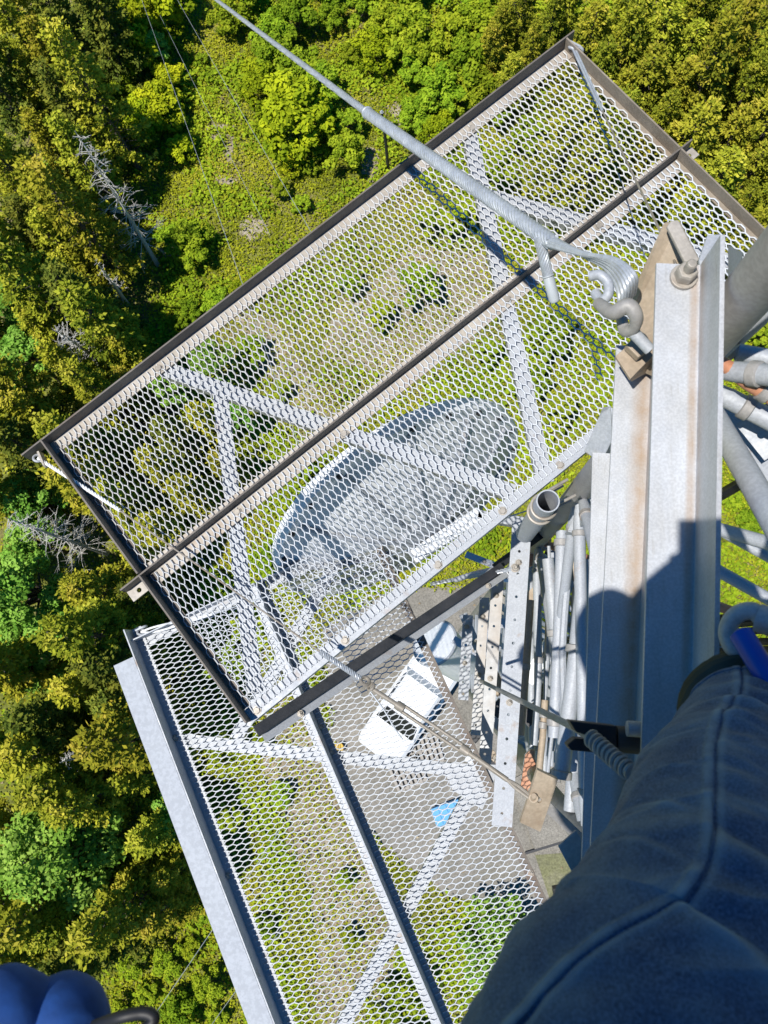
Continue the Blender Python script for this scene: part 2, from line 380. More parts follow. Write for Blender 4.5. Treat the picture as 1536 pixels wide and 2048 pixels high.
mb.f.append((o+1, o+2)+tuple(j*(nx+1)+nx for j in range(ny, -1, -1)))
mb.f.append((o+2, o+3)+tuple(ny*(nx+1)+i for i in range(0, nx+1)))
mb.f.append((o+3, o)+tuple(j*(nx+1) for j in range(0, ny+1)))
tag(mb.build('ground', M['soil'], smooth=True), 'rough heath ground with brown and olive soil far below the platforms', 'ground', kind='structure')
def wob(poly, z, n=6, amp=0.35, seed=0.0):
    out = []
    for i in range(len(poly)):
        a = Vector((*poly[i], 0)); b = Vector((*poly[(i+1) % len(poly)], 0))
        for k in range(n):
            q = a.lerp(b, k/n); w = noise.noise_vector(q*0.6+Vector((seed, 0, 0)))*amp
            out.append(Vector((q.x+w.x, q.y+w.y, z)))
    return out
mb = MB(); pp = wob(pad_poly, 0.010); mb.add(pp, [tuple(range(len(pp)))])
pad = tag(mb.build('gravel_pad', M['gravel']), 'grey gravel compound around the foot of the tower', 'gravel', kind='structure')
TRAIL = [[(500, 560), (540, 640), (600, 720), (640, 800), (700, 860), (660, 900), (570, 820), (500, 720), (470, 640)],
         [(540, 1360), (640, 1400), (690, 1560), (760, 1720), (800, 1900), (760, 2080), (640, 2080), (640, 1900), (600, 1750), (540, 1600), (500, 1480)],
         [(600, 330), (800, 260), (830, 330), (760, 380), (740, 420), (700, 400)],
         [(760, 200), (800, 215), (830, 300), (815, 360), (780, 330), (770, 260)],
         [(850, 480), (980, 520), (960, 680), (760, 760), (640, 700), (700, 580)]]
tp = [[gpt(*q) for q in t_] for t_ in TRAIL[:2]+TRAIL[4:]]
mb = MB()
trail_polys = []
for k, t_ in enumerate(tp):
    q = wob(t_, 0.0, 8, 0.5, k*3.0); trail_polys.append([(a.x, a.y) for a in q])
def terr(x, y):
    return gh(x, y)*max(0.0, min(1.0, (math.hypot(x-PADC.x, y-PADC.y)-7)/3))
# ------------------------------------------------------------------ leafy ground cover
HEATH_BARE = [(435, 255, 0.8, 0.3), (450, 360, 0.7, 0.3), (505, 460, 0.9, 0.8), (430, 270, 0.6, 0.3), (350, 505, 0.9, 0.45), (740, 330, 0.6, 1.2), (790, 230, 0.5, 0.8), (455, 300, 0.3, 1.2), (60, 700, .8, .6), (100, 690, 1, .8)]
bare = [(gpt(a, b), c*0.72, d*0.72) for a, b, c, d in HEATH_BARE]
GS = 0.2; GXN = int(48/GS); GYN = int(57/GS); GXO, GYO = -25.0, -22.0
def grid(fn): return np.array([[fn(GXO+(i+0.5)*GS, GYO+(j+0.5)*GS) for i in range(GXN)] for j in range(GYN)])
TERR = []
def cover(name, label, mat, n, dens, size, hgt, seed, zsp=0.12):
    r = np.random.default_rng(seed)
    if not TERR: TERR.append(grid(terr))
    Dg = grid(dens); Hg = grid(lambda x, y: 0.4+0.9*max(0, noise.noise(Vector((x*1.3, y*1.3, seed)))+0.35)); Pg = grid(lambda x, y: noise.noise(Vector((x*0.35, y*0.35, seed+9.0))))
    x = r.uniform(-25, 23, n*3); y = r.uniform(-22, 35, n*3)
    ix = np.clip(((x+r.normal(0, 0.1, len(x))-GXO)/GS).astype(int), 0, GXN-1); iy = np.clip(((y+r.normal(0, 0.1, len(x))-GYO)/GS).astype(int), 0, GYN-1)
    ok = np.nonzero(r.random(len(x)) < Dg[iy, ix])[0][:n]; x, y, ix, iy = x[ok], y[ok], ix[ok], iy[ok]; m = len(ok)
    c = np.stack([x, y, TERR[0][iy, ix]+hgt*(0.15+0.85*r.random(m))*Hg[iy, ix]], 1)
    L = r.uniform(0.6, 1.3, m)*size; nrm = r.normal(size=(m, 3))*0.6; nrm[:, 2] = np.abs(nrm[:, 2])+0.8
    v, f = leafquads(c, L, L*r.uniform(0.45, 0.8, m), nrm, r.normal(size=(m, 3)))
    tint = np.clip(0.45+0.5*Pg[iy, ix]+r.normal(0, 0.2, m), 0, 1)
    o = npmesh(name, v, f, mat, tint); return tag(o, label, 'ground cover', kind='stuff')
def bareness(x, y):
    for (c, rx, ry) in bare:
        if ((x-c[0])/rx)**2+((y-c[1])/ry)**2 < 1.0+0.8*noise.noise(Vector((x*2, y*2, 0))): return True
    if in_poly(x, y, pad_poly): return True
    return False
DRY = [gpt(*q) for q in ((430, 640), (620, 500), (900, 340), (1000, 520), (1010, 700), (760, 820), (600, 900), (480, 780))]
def dryzone(x, y): return in_poly(x, y, DRY)
def in_trail(x, y): return any(in_poly(x, y, q) for q in trail_polys)
STAND = [gpt(*q) for q in ((-300, -200), (190, -200), (215, 200), (270, 420), (330, 560), (250, 760), (420, 860), (330, 1100), (330, 1400), (330, 1750), (200, 1960), (-300, 2200))]
def stand(x, y): return in_poly(x, y, STAND)
def d_heath(x, y):
    if stand(x, y): return 0.12
    if in_poly(x, y, pad_poly): return 0.0
    if bareness(x, y): return 0.30
    q = noise.noise(Vector((x*0.5, y*0.5, 2.0)))
    d = 0.85+0.7*q
    return 0.40 if in_trail(x, y) else max(0.3, d)*(0.45 if dryzone(x, y) else 1.0)
def d_fern(x, y):
    if stand(x, y): return 0.06
    if in_poly(x, y, pad_poly): return 0.0
    if bareness(x, y) or in_trail(x, y): return 0.01
    q = noise.noise(Vector((x*0.42, y*0.42, 12.0)))+0.5*noise.noise(Vector((x*1.4, y*1.4, 5.0)))
    return max(0.0, min(1, 0.32+q*2.2))*(0.35 if dryzone(x, y) else 1.0)
def d_dry(x, y):
    if in_poly(x, y, pad_poly): return 0.01
    b = 0.9 if (in_trail(x, y) or bareness(x, y)) else (0.6 if dryzone(x, y) else 0.1)
    return b*max(0.1, 0.6+noise.noise(Vector((x*1.1, y*1.1, 31.0))))
cover('heath', 'olive and yellow-green low heath covering the clearing floor', M['heath'], 560000, d_heath, 0.055, 0.22, 1)
cover('bright_undergrowth', 'bright yellow-green leafy undergrowth in patches across the clearing', M['fern'], 180000, d_fern, 0.085, 0.42, 2)
cover('dry_litter', 'dry brown and beige litter on the worn tracks', M['dryleaf'], 110000, d_dry, 0.055, 0.08, 3)

mb = MB(); g_ = 0.25
for j in range(int(50/g_)):
    for i in range(int(42/g_)):
        x, y = -22+(i+0.5)*g_, -22+(j+0.5)*g_
        if not in_poly(x, y, pad_poly) and (in_trail(x, y) or bareness(x, y)):
            o_ = len(mb.v)
            mb.v += [Vector((x+a*g_/2, y+b*g_/2, terr(x+a*g_/2, y+b*g_/2)+0.03)) for a, b in ((-1, -1), (1, -1), (1, 1), (-1, 1))]; mb.f.append((o_, o_+1, o_+2, o_+3))
tag(mb.build('trail', M['trailmat'], smooth=True), 'worn beige tracks and bare patches in the heath', 'track', kind='structure')
# ------------------------------------------------------------------ trees
def conifer_proto(name, h, r, mat, seed, label, dens=1.0):
    g = np.random.default_rng(seed); root = thing(name, label, 'tree')
    mb = MB(); mb.tube([(0, 0, -0.3), (0.02, 0.01, h*0.5), (0, 0, h*0.97)], [0.13, 0.08, 0.02], 8)
    nb = int(104*dens); C = []; Dd = []; Nn = []; L = []; T = []
    for b in range(nb):
        t = (b+g.random())/nb; z = h*(0.12+0.86*t); a = b*2.39996+g.normal(0, 0.35)
        bl = r*(1.02-t)**0.75*g.uniform(0.55, 1.15)+0.12
        up = 0.30*t+g.normal(0, 0.10)-0.12
        d = np.array([math.cos(a), math.sin(a), up]); d /= np.linalg.norm(d)
        tip = np.array([0, 0, z])+d*bl
        if bl > 0.35: mb.tube([(0, 0, z), tuple(np.array([0, 0, z])+d*bl*0.85)], [0.018, 0.006], 4)
        side = np.cross(d, [0, 0, 1]); side /= np.linalg.norm(side)
        ns = int(10+26*bl)
        btint = g.normal(0, 0.16)
        ncl = 1+int(bl*2.6); per = int((14+40*bl)/ncl)+5
        for q_ in range(ncl):
            u0 = g.uniform(0.35, 1.0)**0.75 if q_ else 1.0; w0 = (1-u0*0.8)*bl*0.55*g.normal(0, 0.6); ct = g.normal(0, 0.12)
            pc = np.array([0, 0, z])+d*bl*u0+side*w0-np.array([0, 0, 0.15*abs(w0)])
            for s_ in range(per):
                p = pc+g.normal(0, 1, 3)*np.array([0.105, 0.105, 0.06])
                C.append(p); Dd.append(d+side*g.normal(0, 0.6)+g.normal(0, 0.3, 3)); n_ = g.normal(0, 0.6, 3); n_[2] += 0.8; Nn.append(n_)
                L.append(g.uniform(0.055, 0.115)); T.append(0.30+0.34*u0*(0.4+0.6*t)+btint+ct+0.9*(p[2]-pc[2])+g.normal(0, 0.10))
    C = np.array(C); L = np.array(L)
    v, f = leafquads(C, L, L*0.5, np.array(Nn), np.array(Dd))
    mb.build('trunk', M['bark'], root)
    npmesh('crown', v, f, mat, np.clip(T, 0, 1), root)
    return root
def broad_proto(name, h, r, mat, seed, label, cat, nclump=26, leaves=150, leaf=0.10):
    g = np.random.default_rng(seed); root = thing(name, label, cat)
    mb = MB(); th = h*0.5
    mb.tube([(0, 0, -0.2), (0.03, 0.0, th*0.5), (0.0, 0.04, th)], [0.02*h, 0.016*h, 0.012*h], 7)
    C = []; T = []; Nn = []; L = []
    for k in range(nclump):
        a = k*2.39996+g.normal(0, 0.3); q = math.sqrt((k+0.6)/nclump)
        rr = r*q*g.uniform(0.75, 1.05); zc = h*(0.95-0.45*q*q)+g.normal(0, 0.09*h)
        c = np.array([math.cos(a)*rr, math.sin(a)*rr, zc]); cr = r*g.uniform(0.20, 0.36)
        mb.tube([(0, 0.02, th*g.uniform(0.5, 0.95)), tuple(c*np.array([0.55, 0.55, 0.85])), tuple(c)], [0.010*h, 0.006*h, 0.003*h], 5)
        ct = g.normal(0, 0.15)
        p = g.normal(size=(leaves, 3)); p /= np.linalg.norm(p, axis=1, keepdims=True); rad = cr*g.uniform(0.35, 1.0, leaves)**0.6
        pts = c+p*rad[:, None]*np.array([1, 1, 0.7])
        nn = p*0.7+g.normal(0, 0.5, (leaves, 3)); nn[:, 2] += 0.6
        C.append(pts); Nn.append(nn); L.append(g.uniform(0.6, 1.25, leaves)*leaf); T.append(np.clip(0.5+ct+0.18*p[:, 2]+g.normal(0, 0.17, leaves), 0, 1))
    C = np.concatenate(C); L = np.concatenate(L)
    v, f = leafquads(C, L, L*0.62, np.concatenate(Nn), g.normal(size=(len(C), 3)))
    mb.build('trunk', M['bark'], root, smooth=True)
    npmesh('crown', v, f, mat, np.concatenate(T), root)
    return root
def snag(name, base, tip, label, seed, spread=0.9, nb=70, kind='dead tree'):
    g = random.Random(seed); base, tip = Vector(base), Vector(tip); root = thing(name, label, kind, base)
    mb = MB(); mid = base.lerp(tip, 0.5)+Vector((0.08, -0.06, 0))
    mb.tube(curve([base-Z*0.2, mid, tip], 6), [0.11-0.10*i/12 for i in range(13)], 7); br = mb; d = (tip-base).normalized()
    for k in range(nb):
        t = 0.2+0.78*(k+g.random())/nb; o = (base.lerp(mid, t*2) if t < 0.5 else mid.lerp(tip, t*2-1)); L = spread*(1.08-t)**0.6*g.uniform(0.5, 1.2)
        a = g.uniform(0, 2*PI); x = d.orthogonal().normalized(); y = d.cross(x)
        q = (x*math.cos(a)+y*math.sin(a)+d*g.uniform(-0.35, 0.25)).normalized()
        e = o+q*L; m = o+q*L*0.55+Vector((g.uniform(-.06, .06), g.uniform(-.06, .06), g.uniform(-.05, .09)))
        br.tube([o, m, e-Z*0.08*L], [0.016, 0.010, 0.004], 4)
        for j in range(4):
            s_ = o.lerp(e, g.uniform(0.35, 0.95)); w = (q+Vector((g.uniform(-1, 1), g.uniform(-1, 1), g.uniform(-.5, .6)))).normalized()
            br.tube([s_, s_+w*L*g.uniform(0.18, 0.4)], [0.007, 0.003], 3)
    br.build('trunk', M['dead'], root)
    return root
LB_C = 'olive-green spruce packed into the dense stand beside the two platforms'
LB_CD = 'dark green spruce half hidden among the olive-green spruces of the stand'
LB_CR = 'olive spruce in the woodland behind the far end of the upper platform'
G_C, G_CD, G_CR = 'olive spruces of the stand beside the platforms', 'dark spruces of the stand beside the platforms', 'spruces behind the far end of the upper platform'
con = [conifer_proto('spruce_tree', 8.0, 1.35, M['conifer'], 101, LB_C), conifer_proto('spruce_tree', 7.0, 1.1, M['conifer'], 102, LB_C),
       conifer_proto('spruce_tree', 8.5, 1.55, M['conifer'], 103, LB_C, 1.15), conifer_proto('spruce_tree', 7.2, 1.25, M['conifer_dark'], 104, LB_CD)]
used = set()
def place(protos, k, h, x, y, sc, label, group, hh=None):
    pr = protos[k]; ht = (hh or h)*sc
    q = P(x, y, ZC-ht*0.8); loc = (q.x, q.y, terr(q.x, q.y)); rz = random.uniform(0, 2*PI)
    if id(pr) not in used:
        used.add(id(pr)); pr.location = loc; pr.rotation_euler = (0, 0, rz); pr.scale = (sc,)*3; pr['label'] = label
        if group: pr['group'] = group
        return pr
    return dup(pr, loc, rz, sc, label, group)
H_CON = [8.0, 7.0, 8.5, 7.2]
left_pts = [(30, 40), (85, 95), (20, 130), (100, 180), (140, 130), (60, 250), (120, 270), (15, 330), (75, 350), (130, 400), (40, 440), (100, 480), (10, 530), (70, 560), (130, 560), (180, 610),
            (60, 650), (120, 720), (20, 760), (180, 760), (60, 820), (110, 860), (20, 880), (230, 690), (250, 760), (150, 960), (215, 975), (255, 1040), (270, 1120), (170, 1190), (220, 1230), (150, 1260), (290, 1190), (255, 1300),
            (190, 1330), (130, 1370), (220, 1400), (60, 1450), (120, 1470), (280, 1390), (200, 1490), (30, 1520), (90, 1590), (150, 1600), (250, 1560), (320, 1500), (290, 1690), (250, 1770), (340, 1770), (190, 1860), (110, 1850), (40, 1830), (310, 1850), (20, 1910), (130, 1950),
            (-60, 90), (-70, 260), (-60, 420), (-80, 600), (-70, 800), (-60, 960), (-90, 1130), (-70, 1330), (-60, 1500), (-80, 1680), (-70, 1860), (-120, 2000), (180, 20), (60, -40), (160, -60), (-20, -60),
            (330, 860), (300, 930), (360, 980), (250, 890), (310, 1040), (400, 830), (430, 930)]
for i, (x, y) in enumerate(left_pts):
    k = random.choice([0, 0, 1, 1, 2, 3]) if i > 5 else [0, 1, 2, 3, 0, 1][i]
    sc = random.uniform(0.72, 1.08) if x < 230 else random.uniform(0.55, 0.8)
    place(con, k, H_CON[k], x+random.uniform(-12, 12), y+random.uniform(-12, 12), sc, LB_CD if k == 3 else LB_C, G_CD if k == 3 else G_C)
right_pts = [(1010, 20), (1065, 60), (1030, 120), (980, 70), (1105, 20), (1110, 90), (1190, 30), (1220, 100), (1265, 40), (1250, 160), (1310, 110), (1330, 30), (1390, 60), (1370, 150), (1440, 110), (1420, 210), (1330, 220), (1480, 40), (1500, 150),
             (1480, 240), (1410, 290), (1520, 310), (1460, 340), (1500, 400), (1560, 200), (1580, 60), (1600, 330), (1190, 170), (1290, 280), (1550, 430), (1150, -30), (1280, -40), (1420, -40), (1560, -30), (1040, -40),
             (1150, 250), (1200, 300), (1240, 230), (1310, 360), (1620, 500), (1660, 250), (1640, 120), (1700, 420)]
conr = [conifer_proto('spruce_tree', 7.0, 1.3, M['conifer'], 111, LB_CR), conifer_proto('spruce_tree', 6.4, 1.5, M['conifer'], 112, LB_CR, 1.1)]
for x, y in right_pts:
    k = random.randrange(2); sc = random.uniform(0.6, 0.95) if x > 1120 else random.uniform(0.35, 0.6)
    place(conr, k, 7.0, x+random.uniform(-10, 10), y+random.uniform(-10, 10), sc, LB_CR, G_CR)
LB_D = 'bright green leafy tree rising between the olive spruces of the stand'; G_D = 'leafy trees among the spruces'
bro = [broad_proto('leafy_tree', 6.0, 1.5, M['leaf_bright'], 201, LB_D, 'tree', 30, 190, 0.085), broad_proto('leafy_tree', 5.0, 1.2, M['leaf_bright'], 202, LB_D, 'tree', 24, 180, 0.085)]
for i, (x, y, sc) in enumerate([(40, 600, .85), (20, 690, .9), (60, 1000, .75), (45, 1080, .8), (25, 1180, 1.0), (75, 1250, .9), (50, 1340, .7), (15, 1260, .8), (330, 1640, .6), (300, 70, .5), (210, 1380, .5), (90, 330, .4), (330, 770, .5), (470, 830, .5), (420, 720, .6)]):
    place(bro, i % 2, 5.5, x, y, sc, LB_D, G_D)
big = broad_proto('leafy_tree', 6.5, 2.0, M['leaf_bright'], 205, 'large fresh green leafy tree standing alone in the spruces beside the lower platform', 'tree', 44, 240, 0.085)
q = P(95, 1725, ZC-5.2); big.location = (q.x, q.y, 0)
LB_S = 'yellow-green round shrub in the clearing beyond the upper platform'; G_S = 'round shrubs of the clearing'
shr = [broad_proto('shrub', 2.2, 1.15, M['leaf_yellow'], 301, LB_S, 'shrub', 26, 130, 0.085), broad_proto('shrub', 1.8, 1.0, M['leaf'], 302, LB_S, 'shrub', 22, 130, 0.08), broad_proto('shrub', 1.5, 0.8, M['leaf'], 303, LB_S, 'shrub', 16, 130, 0.08)]
sh_pts = [(255, 45, 1.3, 0), (225, 90, .9, 0), (285, 110, .8, 0), (310, 190, 1.0, 0), (280, 225, .8, 0), (340, 230, .6, 1), (352, 285, .55, 0), (375, 480, .9, 1), (335, 470, .6, 1), (545, 45, 1.0, 1), (590, 20, 1.0, 1), (450, 20, .9, 1), (545, 110, 1.1, 1), (600, 130, 1.1, 1), (520, 150, .9, 0), (585, 205, 1.45, 0),
          (640, 170, 1.0, 1), (655, 240, .7, 1), (690, 290, .85, 1), (695, 240, .8, 2), (700, 100, .6, 2), (770, 40, 1.0, 1), (750, 90, .8, 0), (820, 60, 1.1, 1), (860, 100, 1.0, 1), (830, 130, .9, 2), (900, 50, 1.1, 2), (940, 110, 1.1, 1), (880, 170, 1.0, 1), (920, 190, .9, 2), (830, 220, .8, 1), (880, 250, .7, 0), (950, 30, 1.0, 1),
          (560, 370, .6, 2), (600, 400, .5, 2), (540, 290, .5, 2), (480, 580, .5, 0), (510, 560, .5, 2), (620, 330, .45, 2), (730, 0, .9, 1), (660, 20, .7, 1), (400, 110, .4, 2), (430, 600, .6, 1), (360, 640, .5, 2), (380, 620, .5, 1), (970, 160, .9, 1), (1000, 210, .8, 2), (640, 300, .5, 2), (580, 320, .5, 0),
          (300, -40, 1.2, 0), (480, -40, 1.0, 1), (640, -60, 1.1, 1), (800, -50, 1.2, 1), (930, -40, 1.1, 1), (330, 150, .7, 0), (245, 170, .8, 1), (320, 20, .8, 0)]
for i, (x, y, sc, k) in enumerate(sh_pts):
    place(shr, k, [2.2, 1.8, 1.5][k], x, y, sc*random.uniform(0.92, 1.08), LB_S, G_S)
LB_S2 = 'small green bush growing on the heath seen through the platform mesh'; G_S2 = 'bushes under the platforms'
for i, (x, y, sc, k) in enumerate([(500, 700, .7, 1), (470, 900, .8, 1), (560, 780, .6, 2), (600, 930, .7, 2), (700, 560, .6, 1), (760, 620, .8, 2), (840, 560, .9, 1), (920, 420, 1.0, 2), (990, 330, 1.0, 1), (1060, 260, 1.0, 2), (860, 430, .7, 1), (1100, 660, 1.0, 1), (1060, 760, .8, 1), (1120, 820, .9, 2), (980, 700, .7, 2),
                                   (560, 1590, .6, 2), (520, 1480, .5, 2), (690, 1760, .45, 2), (700, 1880, .5, 2), (430, 1480, .9, 1), (450, 1640, .7, 2), (520, 1860, .5, 1), (820, 2000, .9, 1), (780, 2060, 1.0, 1), (440, 1330, .9, 1), (380, 1400, .8, 2), (500, 1250, .8, 1), (420, 1180, .9, 2), (540, 1120, .8, 1), (620, 1060, .8, 2)]):
    place(shr, k, [2.2, 1.8, 1.5][k], x, y, sc, LB_S2, G_S2)
bb = broad_proto('shrub', 2.2, 1.55, M['leaf_bright'], 306, 'big bright green bush beneath the lower platform next to the jeans', 'shrub', 36, 170, 0.075)
q = P(1010, 1905, ZC-1.6); bb.location = (q.x, q.y, 0)
LB_F = 'low yellow-green bush on the open heath beside the pale edge plate of the lower platform'; G_F = 'bushes on the heath next to the lower platform'
for i, (x, y, sc, k) in enumerate([(330, 1930, .6, 1), (380, 1900, .5, 2), (410, 1980, .6, 1), (290, 1990, .5, 2), (350, 2030, .7, 1), (430, 2040, .5, 2), (260, 1930, .5, 1), (400, 1830, .5, 2), (240, 2040, .6, 1), (370, 1790, .5, 1)]):
    place(shr, k, [2.2, 1.8, 1.5][k], x, y, sc, LB_F, G_F)
LB_R = 'small green bush on the grass seen past the tower pipes'; G_R = 'bushes on the grass past the tower'
for i, (x, y, sc, k) in enumerate([(1470, 1000, .5, 2), (1510, 1040, .6, 1), (1540, 940, .6, 2), (1490, 900, .6, 1), (1560, 1080, .6, 2), (1480, 640, .7, 1), (1530, 660, .7, 2)]):
    place(shr, k, [2.2, 1.8, 1.5][k], x, y, sc, LB_R, G_R)
snag('dead_tree', P(315, 530, ZC), P(150, 262, ZC-8.5), 'tall bare grey dead spruce leaning over the black shade of the stand', 5, 1.15, 95)
snag('dead_tree', P(210, 1105, ZC-1.5), P(10, 1035, ZC-7), 'grey dead spruce with a tangle of fine twigs beside the bright leafy trees', 6, 1.3, 90)
snag('dead_tree', P(210, 1490, ZC), P(120, 1525, ZC-6.5), 'small dead snag standing in the dark spruces next to the lower platform', 7, 0.8, 50)
snag('dead_tree', P(200, 720, ZC), P(110, 660, ZC-6.5), 'brownish dead spruce near the corner of the upper platform', 8, 1.1, 80)
snag('dead_tree', P(120, 1960, ZC), P(20, 1990, ZC-7), 'dead spruce trunk with curled twigs beside the blue cloth bundle', 9, 0.9, 55)
snag('dead_tree', P(255, 610, ZC), P(190, 520, ZC-6), 'thin bare pole of a dead spruce in the shade below the tall dead one', 10, 0.5, 30)
mb = MB(); b_ = P(776, 335, ZC); b_.z = 0
mb.tube([b_, b_+Vector((0.02, 0, 1.6)), b_+Vector((-0.02, 0.05, 3.4))], [0.07, 0.065, 0.05], 10)
pole = thing('post', 'slender dark post standing beside a worn track past the guy cable', 'post', b_)
mb.build('shaft', M['darksteel'], pole, smooth=True); mb = MB(); mb.hexa(b_+Vector((-0.02, 0.05, 3.4)), Z, 0.06, 0.06); mb.build('cap', M['galv'], pole)
# ------------------------------------------------------------------ things on the ground under the tower
def frame2(a, b):
    d = Vector(b)-Vector(a); d.z = 0; d.normalize(); return d, Vector((-d.y, d.x, 0))
# parked pick-up
car_c = P(832, 1392, ZC); car_c.z = 0.014
cl, cw = frame2(P(905, 1270, ZC), P(745, 1500, ZC))
car = thing('pickup_truck', 'white pickup truck parked on the gravel below the lower platform', 'truck', car_c)
def cp(u, v, z): return car_c+cl*u+cw*v+Z*z
def loft(secs):
    mb_ = MB(); n = len(secs[0])
    for s_ in secs: mb_.v += [Vector(q) for q in s_]
    for i in range(len(secs)-1):
        for k in range(n): mb_.f.append((i*n+k, i*n+(k+1) % n, (i+1)*n+(k+1) % n, (i+1)*n+k))
    mb_.f.append(tuple(range(n))[::-1]); mb_.f.append(tuple((len(secs)-1)*n+k for k in range(n))); return mb_
def sec(u, hw, z0, z1, rr=0.12):
    return [cp(u, -hw, z0), cp(u, hw, z0), cp(u, hw, z1-rr), cp(u, hw-rr, z1), cp(u, -hw+rr, z1), cp(u, -hw, z1-rr)]
loft([sec(-2.5, 0.86, 0.4, 0.98), sec(-2.4, 0.92, 0.35, 1.05), sec(-0.2, 0.93, 0.32, 1.08), sec(1.2, 0.93, 0.32, 1.06), sec(2.2, 0.9, 0.34, 0.98), sec(2.5, 0.82, 0.4, 0.85)]).build('body', M['white_paint'], car, True)
cab = loft([sec(-0.75, 0.88, 1.06, 1.12, .03), sec(-0.55, 0.74, 1.06, 1.72, .1), sec(0.55, 0.74, 1.06, 1.74, .1), sec(0.75, 0.78, 1.06, 1.6, .06), sec(1.35, 0.88, 1.04, 1.1, .03)]).build('cab', M['white_paint'], car, True)
for (u0, u1, z0, z1, sgn) in ((-0.5, 0.02, 1.12, 1.6, 1), (0.1, 0.7, 1.12, 1.6, 1), (-0.5, 0.02, 1.12, 1.6, -1), (0.1, 0.7, 1.12, 1.6, -1)):
    mb = MB(); mb.box(cp(u0, sgn*0.80, z0), cl*(u1-u0), Z*(z1-z0), cw*sgn*0.02); mb.build('side_window', M['glass'], car)
mb = MB(); mb.prism([cp(0.8, -0.68, 1.61), cp(0.8, 0.68, 1.61), cp(1.3, 0.80, 1.16), cp(1.3, -0.80, 1.16)], Vector((0, 0, 0.03))+cl*0.02); mb.build('windscreen', M['glass'], car)
mb = MB(); mb.box(cp(-2.3, -0.8, 1.075), cl*1.5, cw*1.6, Z*0.02); mb.build('cargo_cover', M['white_paint'], car)
for u in (-1.6, 1.55):
    for s_ in (-1, 1):
        mb = MB(); c_ = cp(u, s_*0.84, 0.36); mb.tube([c_-cw*0.11, c_-cw*0.09, c_+cw*0.09, c_+cw*0.11], [0.32, 0.36, 0.36, 0.32], 24); w_ = mb.build('wheel', M['tyre'], car, True)
        mb = MB(); mb.cyl(c_+cw*s_*0.111, c_+cw*s_*0.12, 0.2, 16); mb.build('rim', M['galv'], w_, True)
for s_ in (-1, 1):
    mb = MB(); mb.box(cp(2.3, s_*0.62-0.14, 0.68), cl*0.16, cw*0.28, Z*0.14); mb.build('headlight', M['galv'], car)
# pallets, crate, bucket, slab edge boards
def pallet(x, y, z, rot, label):
    c = P(x, y, ZC); c.z = z; r = thing('pallet', label, 'pallet', c, 'pallets on the gravel'); a = Vector((math.cos(rot), math.sin(rot), 0)); b = Vector((-a.y, a.x, 0))
    for k in range(7):
        mb = MB(); mb.cbox(c+a*(k-3)*0.18+Z*0.135, a*0.10, b*1.1, Z*0.022); mb.build('slat', M['wood'], r)
    for k in (-1, 0, 1):
        mb = MB(); mb.cbox(c+b*k*0.48+Z*0.07, a*1.2, b*0.09, Z*0.10); mb.build('runner', M['wood'], r)
pallet(815, 1545, 0.012, 0.42, 'grey slatted pallet lying on the gravel nearest the light blue crate')
pallet(850, 1500, 0.012, 0.30, 'grey slatted pallet lying behind the other pallet nearer the pickup truck')
c = P(895, 1622, ZC); c.z = 0.012; cr = thing('crate', 'light blue plastic crate on the gravel below the lower platform', 'crate', c)
a = Vector((0.94, 0.34, 0)); b = Vector((-0.34, 0.94, 0))
for (u, v, su, sv) in ((0, -0.29, 1.0, 0.04), (0, 0.29, 1.0, 0.04), (-0.48, 0, 0.04, 0.54), (0.48, 0, 0.04, 0.54)):
    mb = MB(); mb.cbox(c+a*u+b*v+Z*0.2, a*su, b*sv, Z*0.4); mb.build('side_panel', M['lightblue'], cr)
mb = MB(); mb.cbox(c+Z*0.42, a*1.06, b*0.66, Z*0.04)
for k in (-1, 0, 1): mb.cbox(c+a*k*0.3+Z*0.45, a*0.06, b*0.6, Z*0.03)
mb.build('lid', M['lightblue'], cr)
c = P(680, 1493, ZC); c.z = 0.012; bk = thing('bucket', 'small yellow bucket on the gravel below the lower platform', 'bucket', c)
mb = MB(); mb.tube([c, c+Z*0.32, c+Z*0.34], [0.14, 0.17, 0.18], 16); mb.build('body', M['yellow'], bk, True); mb = MB(); mb.torus(c+Z*0.34, (1, 0, 0), 0.17, 0.01, 0, PI, 12, 6); mb.build('handle', M['darksteel'], bk)
mb = MB(); sp = [gpt(*q) for q in ((1020, 1560), (1150, 1490), (1300, 1620), (1200, 1690), (1070, 1700))]
mb.prism([Vector((x, y, 0.014)) for x, y in sp], Z*0.12); tag(mb.build('concrete_slab', M['concrete']), 'speckled concrete slab on the ground past the tan lug plate', 'slab', kind='structure')
mb = MB(); sp = [gpt(*q) for q in ((1070, 1710), (1200, 1700), (1330, 1800), (1210, 1900), (1120, 1860))]
mb.add([Vector((x, y, 0.016)) for x, y in sp], [tuple(range(5))]); tag(mb.build('mossy_gravel', M['mossy']), 'mossy yellowish gravel beside the concrete slab', 'gravel', kind='structure')
mb = MB(); mb.bar(P(1050, 1705, ZC)+Z*0.1, P(1215, 1655, ZC)+Z*0.1, 0.09, 0.08); tag(mb.build('plank', M['darksteel'], bevel=0.01), 'dark timber plank edging the concrete slab', 'plank')
mb = MB(); mb.tube(curve([P(1110, 1860, ZC)+Z*0.06, P(1150, 1780, ZC)+Z*0.07, P(1200, 1700, ZC)+Z*0.06], 6), 0.045, 8); tag(mb.build('hose', M['white_paint'], smooth=True), 'thin pale hose lying over the mossy gravel', 'hose')

